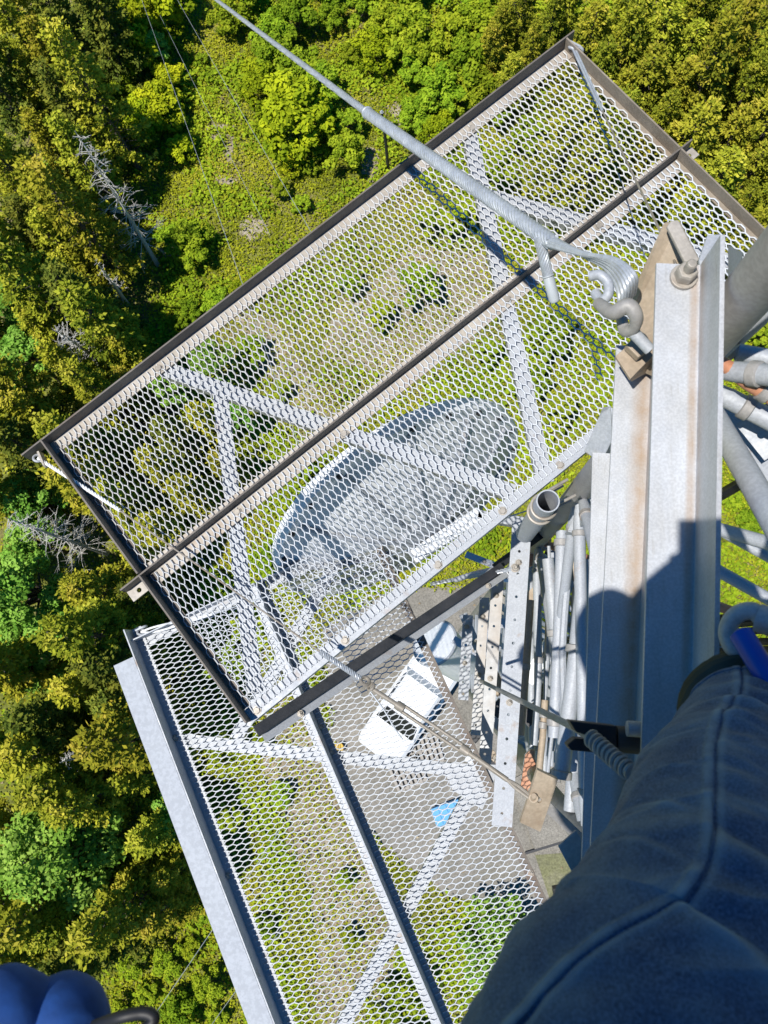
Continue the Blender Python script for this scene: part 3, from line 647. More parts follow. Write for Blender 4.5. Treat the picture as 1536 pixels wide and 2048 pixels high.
# ------------------------------------------------------------------ lattice tower
L1 = Vector((0.406, 0.468, 0)); L2 = Vector((0.389, -0.483, 0)); mid_ = (L1+L2)/2
e12 = (L2-L1).normalized(); L3 = mid_+Vector((-e12.y, e12.x, 0))*0.824
if L3.x < 0.4: L3 = mid_-Vector((-e12.y, e12.x, 0))*0.824
LEGS = [L1, L2, L3]
def lp(k, d): return Vector((LEGS[k].x, LEGS[k].y, ZC-d))
tower = thing('lattice_tower', 'guyed steel lattice tower with round pipe legs and tube bracing', 'tower', (mid_.x, mid_.y, 0))
FL = 3.38
for k in range(3):
    mb = MB(); mb.tube([lp(k, FL), lp(k, -1.6)], 0.034, 24); lg = mb.build('leg', M['leg'], tower, True)
    for s_ in (0.0, 0.022):
        mb = MB(); nrm = Z; c = lp(k, FL+s_)
        ang = [0.9, -1.75, 1.6][k]; a = Vector((math.cos(ang), math.sin(ang), 0)); b = Vector((-a.y, a.x, 0))
        mb.prism([c+a*x+b*y for x, y in ((-0.095, -0.03), (-0.07, -0.05), (0.07, -0.05), (0.095, -0.03), (0.095, 0.03), (0.07, 0.05), (-0.07, 0.05), (-0.095, 0.03))], Z*0.016)
        mb.build('flange', M['orange'] if s_ == 0.0 else M['galv'], lg, bevel=0.004)
    for s_ in (-1, 1):
        mb = MB(); mb.hexa(lp(k, FL)+a*0.068*s_+Z*0.016, Z, 0.015, 0.02); mb.build('flange_bolt', M['bolt'], lg)
    mb = MB(); mb.tube([Vector((LEGS[k].x, LEGS[k].y, 0)), lp(k, FL+0.022)], 0.038, 20); mb.build('lower_leg', M['leg'], tower, True)
    mb = MB(); mb.cbox(Vector((LEGS[k].x, LEGS[k].y, 0.12)), (0.34, 0, 0), (0, 0.34, 0), (0, 0, 0.2)); mb.build('footing', M['concrete'], tower, bevel=0.02)
def insets(p, q, g=0.03):
    d = (q-p).normalized(); return p+d*g, q-d*g
nod = [0.30, 1.26, 2.23, 3.22]
def brace(p, q, r=0.0165, mat=None, nm='brace'):
    p, q = insets(p, q, 0.03); mb = MB(); d = (q-p).normalized()
    mb.tube([p, p+d*0.03, p+d*0.06, q-d*0.06, q-d*0.03, q], [r*0.75, r*0.8, r, r, r*0.8, r*0.75], 14)
    o = mb.build(nm, mat or M['galv'], tower, True)
    for c in (p+d*0.09, q-d*0.09):
        m2 = MB(); m2.tube([c-d*0.009, c-d*0.007, c+d*0.007, c+d*0.009], [r*1.05, r*1.22, r*1.22, r*1.05], 14); m2.build('collar', M['leg'], o, True)
for i, (a_, b_2) in enumerate(((0, 1), (1, 2), (2, 0))):
    for j, d in enumerate(nod):
        brace(lp(a_, d), lp(b_2, d), 0.0175, M['galv'] if (i, j) != (2, 1) else M['galv'])
    for j in range(3):
        off = 0.03
        brace(lp(a_, nod[j]+off), lp(b_2, nod[j+1]-off), 0.0165, M['orange'] if (i, j) == (2, 2) else None)
        if (i, j) != (2, 1): brace(lp(a_, nod[j+1]-off), lp(b_2, nod[j]+off), 0.0165, None)
brace(lp(0, 1.90), lp(2, 1.90), 0.013)
brace(lp(0, 1.16), lp(2, 1.33), 0.015, M['orange'])
# gusset plates on the near nodes
for (d, k) in ((2.23, 0), (3.22, 0), (2.23, 1), (3.22, 1)):
    for c_, w_ in ((lp(k, d), 0.055),):
        mb = MB(); s_ = -1 if k == 0 else 1
        mb.box(c_+Vector((-0.003, s_*0.034, -w_)), (0.006, 0, 0), (0, s_*0.07, 0), (0, 0, w_*2)); mb.build('gusset', M['galv'] if d < 3 else M['orange'], tower)
mb = MB(); mb.prism([P(1116, 1692, 1.80), P(1152, 1660, 1.80), P(1196, 1722, 1.80), P(1194, 1800, 1.80), P(1168, 1790, 1.80)], Z*-0.008); mb.build('gusset', M['leg'], tower, bevel=0.002)
mb = MB(); mb.tube([lp(1, 1.92), lp(1, 1.96)], 0.0355, 24); mb.build('painted_band', M['orange'], tower, True)
low = []
dd = FL+0.08; jj = 0
while dd < 29.5:
    nx_ = min(dd+1.02, 29.7)
    for (a_, b_2) in ((0, 1), (1, 2), (2, 0)):
        low.append((lp(a_, dd), lp(b_2, dd))); low.append((lp(a_, dd), lp(b_2, nx_))); low.append((lp(a_, nx_-0.02), lp(b_2, dd+0.02)))
    dd = nx_; jj += 1
for p, q in low[:36]:
    p, q = insets(p, q, 0.03); mb = MB(); mb.tube([p, q], 0.016, 10); mb.build('brace', M['galv'], tower, True)
mb = MB()
for p, q in low[36:]: p, q = insets(p, q, 0.03); mb.tube([p, q], 0.016, 6)
tag(mb.build('lower_bracing', M['galv'], tower, True), kind='stuff')
# coax cables running down inside the tower
def coax(base, n, step, label, r=0.011, top=0.0):
    t = thing('cable_run', label, 'cables', Vector((base.x, base.y, 0)))
    for k in range(n):
        q = base+step*k; mb = MB()
        pts = [Vector((q.x+0.004*math.sin(z*2.1+k), q.y+0.004*math.cos(z*1.7+k*2), z)) for z in np.linspace(0.05, ZC-top, 40)]
        mb.tube(pts, r, 8); mb.build('cable', M['black'], t, True)
coax(Vector((0.93, 0.13, 0)), 8, Vector((0.012, -0.027, 0)), 'row of black coaxial cables running down beside the tower braces', 0.0115)
coax(Vector((0.74, 0.42, 0)), 2, Vector((0.05, 0.03, 0)), 'pair of thick black cables clipped together past the pale bracing plates', 0.012)
# ------------------------------------------------------------------ face clutter: conduits, plate, perforated rails
def conduit(p, q, r, label, mat, rings=()):
    t = thing('conduit', label, 'conduit', p); mb = MB(); mb.tube([p, p.lerp(q, 0.5)+Vector((0.003, 0.002, 0)), q], r, 14); b_ = mb.build('pipe', mat, t, True)
    d = (q-p).normalized()
    for f_ in rings:
        c = p.lerp(q, f_); mb = MB(); mb.tube([c-d*0.012, c-d*0.01, c+d*0.01, c+d*0.012], [r*1.02, r*1.3, r*1.3, r*1.02], 14); mb.build('clamp_ring', M['leg'], t, True)
conduit(P(1096, 1118, 2.75), P(1128, 1480, 2.75), 0.021, 'thick pale conduit with one clamp ring between the tower legs', M['galv'], (0.42,))
conduit(P(1124, 1062, 2.6), P(1108, 1475, 2.6), 0.020, 'long straight pale conduit crossing in front of the grey plate', M['galv'], (0.06, 0.93))
conduit(P(1172, 1120, 2.3), P(1122, 1556, 2.3), 0.023, 'thickest conduit with a flared collar ending above the lower pipe leg', M['galv'], (0.42, 0.985))
conduit(P(1160, 1300, 2.4), P(1140, 1622, 2.4), 0.019, 'conduit with a rusty foot reaching down to the lower pipe leg', M['galv'], (0.02,))
conduit(P(1078, 1320, 2.9), P(1068, 1490, 2.9), 0.013, 'thin conduit ending at the orange flange plate', M['galv'], (0.0,))
conduit(P(1090, 1400, 2.8), P(1078, 1545, 2.8), 0.012, 'thin tan conduit behind the lug plate', M['tan'], (0.2, 0.35))
conduit(P(1060, 1200, 2.95), P(1040, 1470, 2.95), 0.016, 'tan painted conduit beside the long perforated rail', M['tan'], (0.5,))
g = random.Random(12)
for k in range(16):
    x0 = g.uniform(1092, 1185); x1 = max(1090, x0+g.uniform(-55, 20)); y0 = g.uniform(1085, 1180); y1 = g.uniform(1430, 1580); d0 = g.uniform(2.5, 3.3)
    p, q = P(x0, y0, d0), P(x1, y1, d0+g.uniform(-0.15, 0.15)); mb = MB(); m_ = p.lerp(q, 0.5)+Vector((g.uniform(-.02, .02), 0, -0.02))
    mb.tube(curve([p, m_, q], 8), g.choice([0.006, 0.008, 0.010, 0.012]), 8)
    tag(mb.build('thin_cable', [M['galv'], M['white_paint'], M['galv'], M['black'], M['leg']][k % 5], None, True), 'thin cable strung along the tower face among the conduits', 'cable', 'thin cables on the tower face')
mb = MB(); mb.prism([P(1096, 1105, 2.9), P(1124, 1104, 2.9), P(1132, 1330, 2.9), P(1100, 1330, 2.9)], Z*-0.006)
tag(mb.build('steel_plate', M['galv'], bevel=0.002), 'smooth grey flat plate standing behind the conduits', 'plate')
mb = MB(); mb.prism([P(1148, 1034, 2.3), P(1192, 1046, 2.3), P(1192, 1074, 2.3), P(1136, 1060, 2.3)], Z*-0.006)
mb.box(P(1136, 1060, 2.3), P(1192, 1074, 2.3)-P(1136, 1060, 2.3), (0, 0, -0.06), (0, -0.005, 0)); tag(mb.build('bracket', M['galv'], bevel=0.002), 'short pale angle bracket above the conduits next to the pipe leg', 'bracket')
# cluttered small brackets deeper in the tower face
def clut(x, y, d, w, h, ang, mat, label, nm='bracket'):
    c = P(x, y, d); a = Vector((math.cos(ang), math.sin(ang), 0.2)).normalized(); b = a.cross(Z).normalized(); t = thing(nm, label, 'bracket', c, 'small brackets inside the tower face')
    mb = MB(); mb.angle(c-a*w/2, c+a*w/2, b, h, -Z, h*0.8, 0.005); mb.build('angle', mat, t)
    mb = MB(); mb.hexa(c+b*h*0.5, Z, 0.010, 0.012); mb.build('bolt', M['bolt'], t)
LBB = 'small steel angle bracket crowded behind the conduits in the tower face'
g = random.Random(4)
for k in range(26):
    y = g.uniform(1090, 1520); x = g.uniform(940, 1075) if k % 2 else g.uniform(1065, 1180)
    clut(x, y, g.uniform(3.1, 4.6), g.uniform(0.10, 0.3), g.uniform(0.03, 0.06), g.uniform(-1.2, 1.2), [M['galv'], M['galv'], M['tan'], M['darksteel'], M['white_paint']][k % 5], LBB)
def perf(p, q, w, label, side, mat, dia=0.0048, pitch=0.075):
    t = thing('perforated_rail', label, 'rail', p); d = q-p; n = int(d.length/pitch); u = d.normalized(); a = Z.cross(u).normalized(); nz = u.cross(a).normalized()
    if nz.z < 0: nz = -nz
    mb = MB(); st_ = d.length/n
    for k in range(n): mb.holed(p+u*(k+0.5)*st_, u*st_, a*w, 0.005, dia, 12)
    mb.build('top_flange', mat, t)
    mb = MB(); e = a*side*w/2; mb.box(p+e+nz*0.0026, d, a*side*0.005, -nz*w); mb.build('side_flange', mat, t)
    for f_ in (0.22, 0.62):
        mb = MB(); mb.hexa(p+u*(int(f_*n))*st_+nz*0.0026, nz, 0.009, 0.010); mb.build('bolt', M['bolt'], t)
M['tan_fade'] = metal('part_stained_angle', (0.46, 0.46, 0.46), (0.56, 0.57, 0.58), rust=(0.36, 0.27, 0.18), stain=0.5, metallic=0.1, scale=5)
perf(P(1043, 1036, 2.62), P(1002, 1652, 2.62), 0.060, 'long perforated steel rail running over the edge of the lower platform', 1, M['galv'])
perf(P(995, 1150, 2.95), P(968, 1530, 2.95), 0.040, 'narrower perforated rail with tan upper end beside the long one', 1, M['tan_fade'])
perf(P(968, 1195, 3.2), P(950, 1470, 3.2), 0.034, 'third perforated rail half hidden beneath the lower platform edge', 1, M['tan_fade'])
perf(P(935, 1230, 3.5), P(925, 1400, 3.5), 0.04, 'short slotted rail beside the grey drum antenna', 1, M['galv'], 0.007, 0.05)
# mount pipe with clamps
mp_t, mp_b = P(1096, 1002, 1.96), None
mp_b = Vector((mp_t.x, mp_t.y, ZC-2.5))
mp = thing('mount_pipe', 'open-topped grey mounting pipe held by two rod clamps', 'pipe', mp_b)
mb = MB(); mb.pipe(mp_b, mp_t, 0.030, 0.0265, 32); mb.build('pipe', M['galv'], mp, True)
for d_ in (0.075, 0.15):
    mb = MB(); c = mp_t-Z*d_; mb.torus(c, Z, 0.034, 0.0042, PI*0.55, PI*2.05, 28, 8, (1, 0, 0)); e0 = c+Vector((math.cos(PI*0.55), math.sin(PI*0.55), 0))*0.034; e1 = c+Vector((math.cos(PI*2.05), math.sin(PI*2.05), 0))*0.034
    mb.cyl(e0, e0+Vector((0.07, 0.04, 0)), 0.0042, 8); mb.cyl(e1, e1+Vector((0.05, 0.025, 0)), 0.0042, 8); mb.build('u_bolt', M['bolt'], mp, True)
SC[0] = 0.76
# lug plate and hanger
lug = thing('lug_plate', 'tan steel lug plate with a round eye at the end of the hanger rod', 'plate', P(1075, 1600, 2.48))
cq = [P(1072, 1536, 2.42), P(1113, 1556, 2.45), P(1085, 1664, 2.56), P(1038, 1641, 2.53)]
lc = sum(cq, Vector())/4; lx = (cq[1]-cq[0]); ly = (cq[3]-cq[0]); nn = lx.cross(ly).normalized()
if nn.z < 0: nn = -nn
hl = P(1067, 1596, 2.485); off_ = (hl-lc).dot(ly.normalized())
mb = MB(); lyu = ly.normalized(); lxu = lx.normalized(); top_len = ly.length/2+off_
hs = lx.length
mb.holed(lc+lyu*off_, lx, lyu*hs*0.9, 0.012, 0.0105)
rest_top = ly.length/2+off_-hs*0.45; rest_bot = ly.length/2-off_-hs*0.45
mb.box(lc+lyu*off_-lxu*hs/2-lyu*hs*0.45-nn*0.006, lxu*hs, -lyu*rest_top, nn*0.012); mb.box(lc+lyu*off_-lxu*hs/2+lyu*hs*0.45-nn*0.006, lxu*hs, lyu*rest_bot, nn*0.012)
mb.build('plate', M['tan'], lug)
mb = MB(); mb.bar(lc-nn*0.012, IN(lp(1, 2.02)), 0.03, 0.02); mb.build('weld_arm', M['leg'], lug)
# ------------------------------------------------------------------ dish antenna below the upper platform
DC = 3.78
u_d = P(1003, 848, DC)-P(566, 1132, DC); Rd = u_d.length/2; cD = (P(1003, 848, DC)+P(566, 1132, DC))/2; u_d.normalize(); n_d = Vector((-u_d.y, u_d.x, 0))
dish = thing('dish_antenna', 'large grey microwave dish with white rim below the upper platform', 'antenna', cD)
TAU = math.radians(15); up_d = Z*math.cos(TAU)+n_d*math.sin(TAU); n_flat = n_d.copy(); n_d = n_d*math.cos(TAU)-Z*math.sin(TAU); cD = cD-n_flat*0.07
def dpt(r, a, back): return cD+u_d*math.cos(a)*r+up_d*math.sin(a)*r-n_d*back
mb = MB(); NR, NA = 9, 64
for sgn, o_ in ((1, 0.0), (-1, 0.015)):
    base_i = len(mb.v)
    for i in range(NR+1):
        r = Rd*i/NR
        for k in range(NA): mb.v.append(dpt(max(r, 0.002), 2*PI*k/NA, 0.20*(1-(r/Rd)**2)+o_))
    for i in range(NR):
        for k in range(NA):
            q = (base_i+i*NA+k, base_i+i*NA+(k+1) % NA, base_i+(i+1)*NA+(k+1) % NA, base_i+(i+1)*NA+k); mb.f.append(q if sgn > 0 else q[::-1])
mb.build('reflector', M['dish'], dish, True)
mb = MB()
prof = [(Rd-0.022, 0.030), (Rd+0.030, 0.030), (Rd+0.040, 0.018), (Rd+0.040, -0.030), (Rd+0.020, -0.040), (Rd-0.002, -0.040)]
n_ = len(prof)
for k in range(NA):
    for (r, b_) in prof: mb.v.append(dpt(r, 2*PI*k/NA, b_))
for k in range(NA):
    for j in range(n_): mb.f.append((k*n_+j, k*n_+(j+1) % n_, ((k+1) % NA)*n_+(j+1) % n_, ((k+1) % NA)*n_+j))
mb.build('rim', M['white_paint'], dish, True)
for k in range(12):
    a = 2*PI*(k+0.5)/12; mb = MB(); pts = [dpt(Rd*t, a, 0.20*(1-t*t)+0.026) for t in (0.12, 0.35, 0.6, 0.8, 0.97)]
    mb.tube(pts, 0.011, 6); mb.build('rib', M['galv'], dish, True)
for k in range(22):
    a = 2*PI*(k+0.5)/22; mb = MB(); mb.hexa(dpt(Rd+0.006, a, 0.030), -n_d, 0.012, 0.014, False); mb.build('rim_bolt', M['darksteel'], dish)
hub = dpt(0, 0, 0.215)
mb = MB(); mb.tube([hub+n_d*0.03, hub-n_d*0.01, hub-n_d*0.02], [0.16, 0.16, 0.13], 24); mb.build('hub', M['galv'], dish, True)
mb = MB(); e = hub-n_d*0.055; mb.bar(e-u_d*0.10, e+u_d*0.30, 0.07, 0.06); mb.build('mount_bar', M['white_paint'], dish, bevel=0.004)
mb = MB(); mpi = IN(Vector((L1.x-0.03, L1.y, OUT(e).z))); mb.bar(e+u_d*0.28, mpi, 0.05, 0.06); mb.build('mount_arm', M['galv'], dish, bevel=0.003)
mb = MB(); mb.tube([dpt(0, 0, 0.17), dpt(0, 0, -0.33), dpt(0, 0, -0.36)], [0.03, 0.03, 0.055], 16); mb.build('feed', M['galv'], dish, True)
SC[0] = 1.0
# drum antenna lower down on the tower
dr_c = P(893, 1305, 4.9)
dr = thing('drum_antenna', 'pale grey drum antenna low on the tower beside the lower platform', 'antenna', dr_c)
dx = (P(930, 1335, 4.9)-P(870, 1255, 4.9)).normalized()
dx = (Vector((0.45, -0.35, -0.75))).normalized()
mb = MB(); mb.tube([dr_c-dx*0.16, dr_c-dx*0.15, dr_c-dx*0.02, dr_c+dx*0.2, dr_c+dx*0.22], [0.10, 0.145, 0.135, 0.115, 0.09], 36); mb.build('shroud', M['white_paint'], dr, True)
mb = MB(); mb.torus(dr_c-dx*0.15, dx, 0.147, 0.008, 0, 2*PI, 40, 8); mb.build('rim', M['galv'], dr, True)
mb = MB(); mb.cyl(dr_c+dx*0.1, Vector((L1.x*0.9+0.02, 0.05, dr_c.z-0.1)), 0.025); mb.build('arm', M['galv'], dr, True)

SC[0] = 0.76
# ------------------------------------------------------------------ expanded metal platforms
def expanded(name, O, U, V, Lu, Lv, mat, parent, swd=0.0232, lwd=0.070, w=0.0043, zb=0.0):
    s_ = swd/2; nw = int(Lu/s_); nc = int(Lv/lwd*4)+1
    verts = []; faces = []
    base = 0
    shape = [(-1, 0.0), (-1, 0.30), (1, 0.5), (1, 0.80)]
    for k in range(nw):
        u0 = (k+0.5)*s_; ph = 0.5*(k % 2)
        st_ = []
        c0 = int(math.floor(-1)); v = None
        for c in range(-1, int(Lv/lwd)+2):
            for (sg, f_) in shape:
                vv = (c+f_+ph)*lwd
                st_.append((vv, sg))
        st2 = []
        for i in range(len(st_)-1):
            (v0, g0), (v1, g1) = st_[i], st_[i+1]
            if v1 <= 0 or v0 >= Lv: continue
            if v0 < 0: g0 = g0+(g1-g0)*(0-v0)/(v1-v0); v0 = 0
            if not st2: st2.append((v0, g0))
            if v1 > Lv: g1 = g0+(g1-g0)*(Lv-v0)/(v1-v0); v1 = Lv
            st2.append((v1, g1))
        jit = random.gauss(0, 0.0003)
        for (vv, g_) in st2:
            u = u0+g_*(s_/2-w*0.16)+jit
            c = O+U*u+V*vv
            zt = 0.0016*g_
            verts += [c-U*w/2+Z*(zb-0.0012+zt), c+U*w/2+Z*(zb+0.0012+zt), c+U*w/2*0.9+Z*(zb-0.0024+zt), c-U*w/2*1.05+Z*(zb-0.0048+zt)]
        m = len(st2)
        for i in range(m-1):
            for j in range(4):
                faces.append((base+i*4+j, base+i*4+(j+1) % 4, base+(i+1)*4+(j+1) % 4, base+(i+1)*4+j))
        base += 4*m
    off = Vector(parent.location)
    v = np.array([tuple(OUT(q)-off) for q in verts]); f = np.array(faces)
    me_o = npmesh(name, v, f[:, ::-1] if False else f, mat, None, parent); return me_o
def eye_lug(parent, c, dirv, mat, nm='corner_lug'):
    d = Vector(dirv).normalized(); mb = MB(); sx = d.cross(Z).normalized()
    mb.box(c-sx*0.004-Z*0.012, d*0.05, sx*0.008, Z*0.036); mb.torus(c+d*0.05+Z*0.006, sx, 0.012, 0.006, 0, 2*PI, 16, 8); mb.build(nm, mat, parent, True)
def brace_angle(parent, x0, y0, x1, y1, d, w=0.058, mat=None):
    p, q = P(x0, y0, d), P(x1, y1, d); u = (q-p).normalized(); a = Z.cross(u).normalized()
    mb = MB(); mb.angle(p-a*w/2, q-a*w/2, a, w, -Z, w*0.8, 0.005); mb.build('brace', mat or M['galv'], parent)
# upper
D1 = 2.70
A = P(98, 887, D1); U = P(1128, 95, D1)-A; U.z = 0; LU = U.length; U.normalize(); V = Vector((U.y, -U.x, 0))
WV = (P(497, 1447, D1)-A).dot(V); MV = ((P(296, 1140, D1)-A).dot(V)+(P(1362, 312, D1)-A).dot(V))/2
up = thing('mesh_platform', 'upper expanded-metal platform in a brown-railed steel frame', 'platform', A+U*LU/2+V*WV/2)
def f1(u, v, z=0): return A+U*u+V*v+Z*z
mb = MB(); mb.box(f1(-0.095, -0.006, -0.012), U*(LU+0.14), V*0.006, Z*0.062); mb.build('top_rail', M['rail_brown'], up)
mb = MB(); mb.box(f1(-0.02, 0, -0.012), U*(LU+0.03), V*0.05, Z*0.006); mb.build('top_rail_flange', M['flange_tan'], up)
mb = MB(); mb.box(f1(-0.09, MV-0.003, -0.012), U*(LU+0.15), V*0.006, Z*0.058); mb.build('mid_rail', M['rail_brown'], up)
mb = MB(); mb.box(f1(0.008, MV-0.034, -0.014), U*(LU-0.016), V*0.030, Z*0.006); mb.box(f1(0.008, MV+0.004, -0.014), U*(LU-0.016), V*0.05, Z*0.006)
mb.holed(f1(-0.05, MV+0.026, -0.011), U*0.08, V*0.044, 0.006, 0.009); mb.holed(f1(LU+0.045, MV+0.026, -0.011), U*0.06, V*0.044, 0.006, 0.008); mb.build('mid_rail_flange', M['flange_tan'], up)
mb = MB(); mb.box(f1(0, WV-0.045, -0.012), U*(LU+0.1), V*0.045, Z*0.006); mb.box(f1(0, WV, -0.06), U*(LU+0.1), V*0.006, Z*0.054); mb.build('inner_rail', M['galv'], up)
mb = MB(); mb.box(f1(-0.006, 0.001, -0.012), V*(MV-0.005), U*0.006, Z*0.075); mb.box(f1(-0.006, MV+0.004, -0.012), V*(WV-MV-0.006), U*0.006, Z*0.075); mb.box(f1(0.001, 0.052, -0.013), V*(WV-0.1), U*0.03, Z*0.006); mb.build('end_rail', M['rail_brown'], up)
mb = MB(); mb.box(f1(LU, 0.001, -0.012), V*(MV-0.005), U*0.006, Z*0.060); mb.box(f1(LU, MV+0.004, -0.012), V*(WV-MV-0.006), U*0.006, Z*0.060); mb.box(f1(LU-0.021, 0.052, -0.013), V*(WV-0.1), U*0.02, Z*0.006); mb.build('end_rail', metal('brown_end_rail', (0.24, 0.20, 0.155), (0.33, 0.28, 0.22), rust=(0.18, 0.12, 0.075), stain=0.3, metallic=0.05, rough=0.65), up)
expanded('mesh_panel', f1(0.012, 0.012, 0.0), U, V, LU-0.02, MV-0.032, M['mesh_old'], up)
expanded('mesh_panel', f1(0.012, MV+0.012, 0.0), U, V, LU-0.02, WV-MV-0.026, M['mesh'], up)
brace_angle(up, 322, 735, 1028, 985, D1+0.018)
brace_angle(up, 440, 786, 510, 1385, D1+0.024)
brace_angle(up, 938, 262, 1092, 965, D1+0.018)
brace_angle(up, 965, 388, 1490, 530, D1+0.024)
for (x, y, dz) in ((945, 257, 0), (1015, 599, 0), (475, 1024, 0), (690, 1281, 0), (514, 1421, 0), (876, 1130, 0), (1005, 1022, 0), (1120, 930, 0), (1198, 453, 0), (318, 737, 0), (688, 868, 0)):
    mb = MB(); mb.hexa(P(x, y, D1+0.0055), Z, 0.0125, 0.009, False); mb.build('bolt', M['bolt'], up)
eye_lug(up, f1(-0.045, 0.01, 0.0), -U*0.2+V, M['flange_tan']); eye_lug(up, f1(LU+0.02, 0.005, 0.0), V+U*0.3, M['galv'])
# support arm under it
sa = thing('support_arm', 'angle-steel support arm running from the tower to the corner of the upper platform', 'beam', P(975, 1150, 2.98))
p, q = P(512, 1452, 2.79), P(1000, 1128, 3.56); a = (q-p).normalized(); sd = a.cross(Z).normalized()
mb = MB(); mb.box(p-sd*0.002, q-p, sd*0.040, Z*0.05); mb.build('web', M['arm_shade'], sa, bevel=0.003)
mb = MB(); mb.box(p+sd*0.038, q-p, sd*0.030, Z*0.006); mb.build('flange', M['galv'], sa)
for f_ in (0.12, 0.9):
    mb = MB(); mb.hexa(p.lerp(q, f_)+sd*0.053+Z*0.006, Z, 0.011, 0.011); mb.build('bolt', M['bolt'], sa)
mb = MB(); mb.bar(q-a*0.02-Z*0.01, IN(lp(0, 2.95)), 0.04, 0.04); mb.build('end_stub', M['arm_shade'], sa)
# lower
D2 = 3.60
A2 = P(272, 1283, D2); U2 = P(566, 2048, D2)-A2; U2.z = 0; U2.normalize(); V2 = Vector((-U2.y, U2.x, 0)); L2L = 2.45
W2 = ((P(755, 1075, D2)-A2).dot(V2)+(P(1113, 1850, D2)-A2).dot(V2))/2; M2 = ((P(612, 1400, D2)-A2).dot(V2)+(P(888, 2048, D2)-A2).dot(V2))/2
lo = thing('mesh_platform', 'lower expanded-metal platform with a pale flat plate along its outer edge', 'platform', A2+U2*L2L/2+V2*W2/2)
def f2(u, v, z=0): return A2+U2*u+V2*v+Z*z
mb = MB(); mb.box(f2(-0.06, -0.006, -0.012), U2*(L2L+0.1), V2*0.006, Z*0.10); mb.box(f2(-0.06, 0, -0.012), U2*(L2L+0.1), V2*0.045, Z*0.006); mb.build('outer_rail', M['galv'], lo)
mb = MB(); mb.box(f2(0.075, -0.105, 0.083), U2*(L2L), V2*0.098, Z*0.006); mb.build('edge_plate', M['galv_plate'], lo)
mb = MB(); mb.box(f2(0, M2, -0.06), U2*L2L, V2*0.006, Z*0.15); mb.box(f2(0, M2-0.05, -0.014), U2*L2L, V2*0.049, Z*0.006); mb.box(f2(0.0, M2+0.007, -0.014), U2*L2L, V2*0.03, Z*0.006); mb.build('mid_rail', M['galv'], lo)
mb = MB(); mb.box(f2(-0.02, W2-0.034, -0.012), U2*(L2L+0.04), V2*0.034, Z*0.006); mb.box(f2(-0.02, W2, -0.06), U2*(L2L+0.04), V2*0.006, Z*0.062); mb.build('inner_rail', M['rail_brown'], lo)
for u in (-0.006, L2L):
    mb = MB(); mb.box(f2(u, 0.001, -0.018), V2*(M2-0.003), U2*0.006, Z*0.075); mb.box(f2(u, M2+0.008, -0.018), V2*(W2-M2-0.01), U2*0.006, Z*0.075)
    mb.box(f2(u+(0.007 if u < 1 else -0.042), 0.047, -0.020), V2*(M2-0.1), U2*0.04, Z*0.006); mb.box(f2(u+(0.007 if u < 1 else -0.042), M2+0.04, -0.020), V2*(W2-M2-0.1), U2*0.04, Z*0.006); mb.build('end_rail', M['galv'], lo)
expanded('mesh_panel', f2(0.01, 0.016, 0.0), U2, V2, L2L-0.02, M2-0.02, M['mesh'], lo, 0.0250, 0.078)
expanded('mesh_panel', f2(0.01, M2+0.014, 0.0), U2, V2, L2L-0.02, W2-M2-0.02, M['mesh'], lo, 0.0250, 0.078)
brace_angle(lo, 345, 1478, 960, 1545, D2+0.022); brace_angle(lo, 965, 1545, 665, 2090, D2+0.030); brace_angle(lo, 470, 1480, 680, 1110, D2+0.030)
mb = MB(); mb.prism([P(880, 1525, D2+0.016), P(1000, 1530, D2+0.016), P(965, 1620, D2+0.016), P(905, 1580, D2+0.016)], Z*-0.004); mb.build('gusset', M['galv'], lo)
for (x, y) in ((350, 1476), (662, 1504), (808, 1868), (1062, 1745), (455, 1752), (748, 1728), (640, 1455), (1000, 1600)):
    mb = MB(); mb.hexa(P(x, y, D2+0.0055), Z, 0.013, 0.010); mb.build('bolt', M['bolt'], lo)
eye_lug(lo, f2(-0.045, 0.012, 0.0), V2, M['galv'])

SC[0] = 1.0
# ------------------------------------------------------------------ cables
def strand(mb, pts, R, r, n, pitch, ph=0.0, seg=8):
    """n wires wound round the polyline pts (densely sampled)"""
    pts = [Vector(p) for p in pts]; m = len(pts); s_ = [0.0]
    for i in range(1, m): s_.append(s_[-1]+(pts[i]-pts[i-1]).length)
    fr = []; prev = None
    for i in range(m):
        t = (pts[min(i+1, m-1)]-pts[max(i-1, 0)]).normalized()
        if prev is None: prev = t.orthogonal().normalized()
        prev = (prev-t*prev.dot(t)).normalized(); fr.append((prev.copy(), t.cross(prev)))
    for k in range(n):
        a0 = 2*PI*k/n+ph
        w = [pts[i]+(fr[i][0]*math.cos(a0+2*PI*s_[i]/pitch)+fr[i][1]*math.sin(a0+2*PI*s_[i]/pitch))*(R[i] if isinstance(R, list) else R) for i in range(m)]
        mb.tube(w, r, seg)
gA = P(1105, 485, 1.27); gB = P(735, 226, 1.76); gC = P(428, -4, 3.6)
gdir = (gC-gB).normalized()
gE = gC+gdir*6
guy = thing('guy_cable', 'thick steel guy cable with wound end grip shackled to the tower plate', 'cable', gA)
N_ = 260
def along(a, b, n): return [a.lerp(b, i/n) for i in range(n+1)]
mb = MB(); strand(mb, along(gB-gdir*0.02, gC+gdir*0.8, 300), 0.0058, 0.0042, 6, 0.085, 0, 6); mb.cyl(gB, gE, 0.0054, 8); mb.build('strand', M['cable'], guy, True)
mb = MB(); strand(mb, along(gA, gB, 420), 0.0098, 0.0048, 8, 0.085, 0, 8); mb.cyl(gA, gB, 0.0078, 10); mb.build('grip', M['cable'], guy, True)
mb = MB(); mb.torus(gB, gdir, 0.012, 0.0040, 0, 2*PI, 20, 8); mb.build('grip_end_band', M['cable'], guy, True)
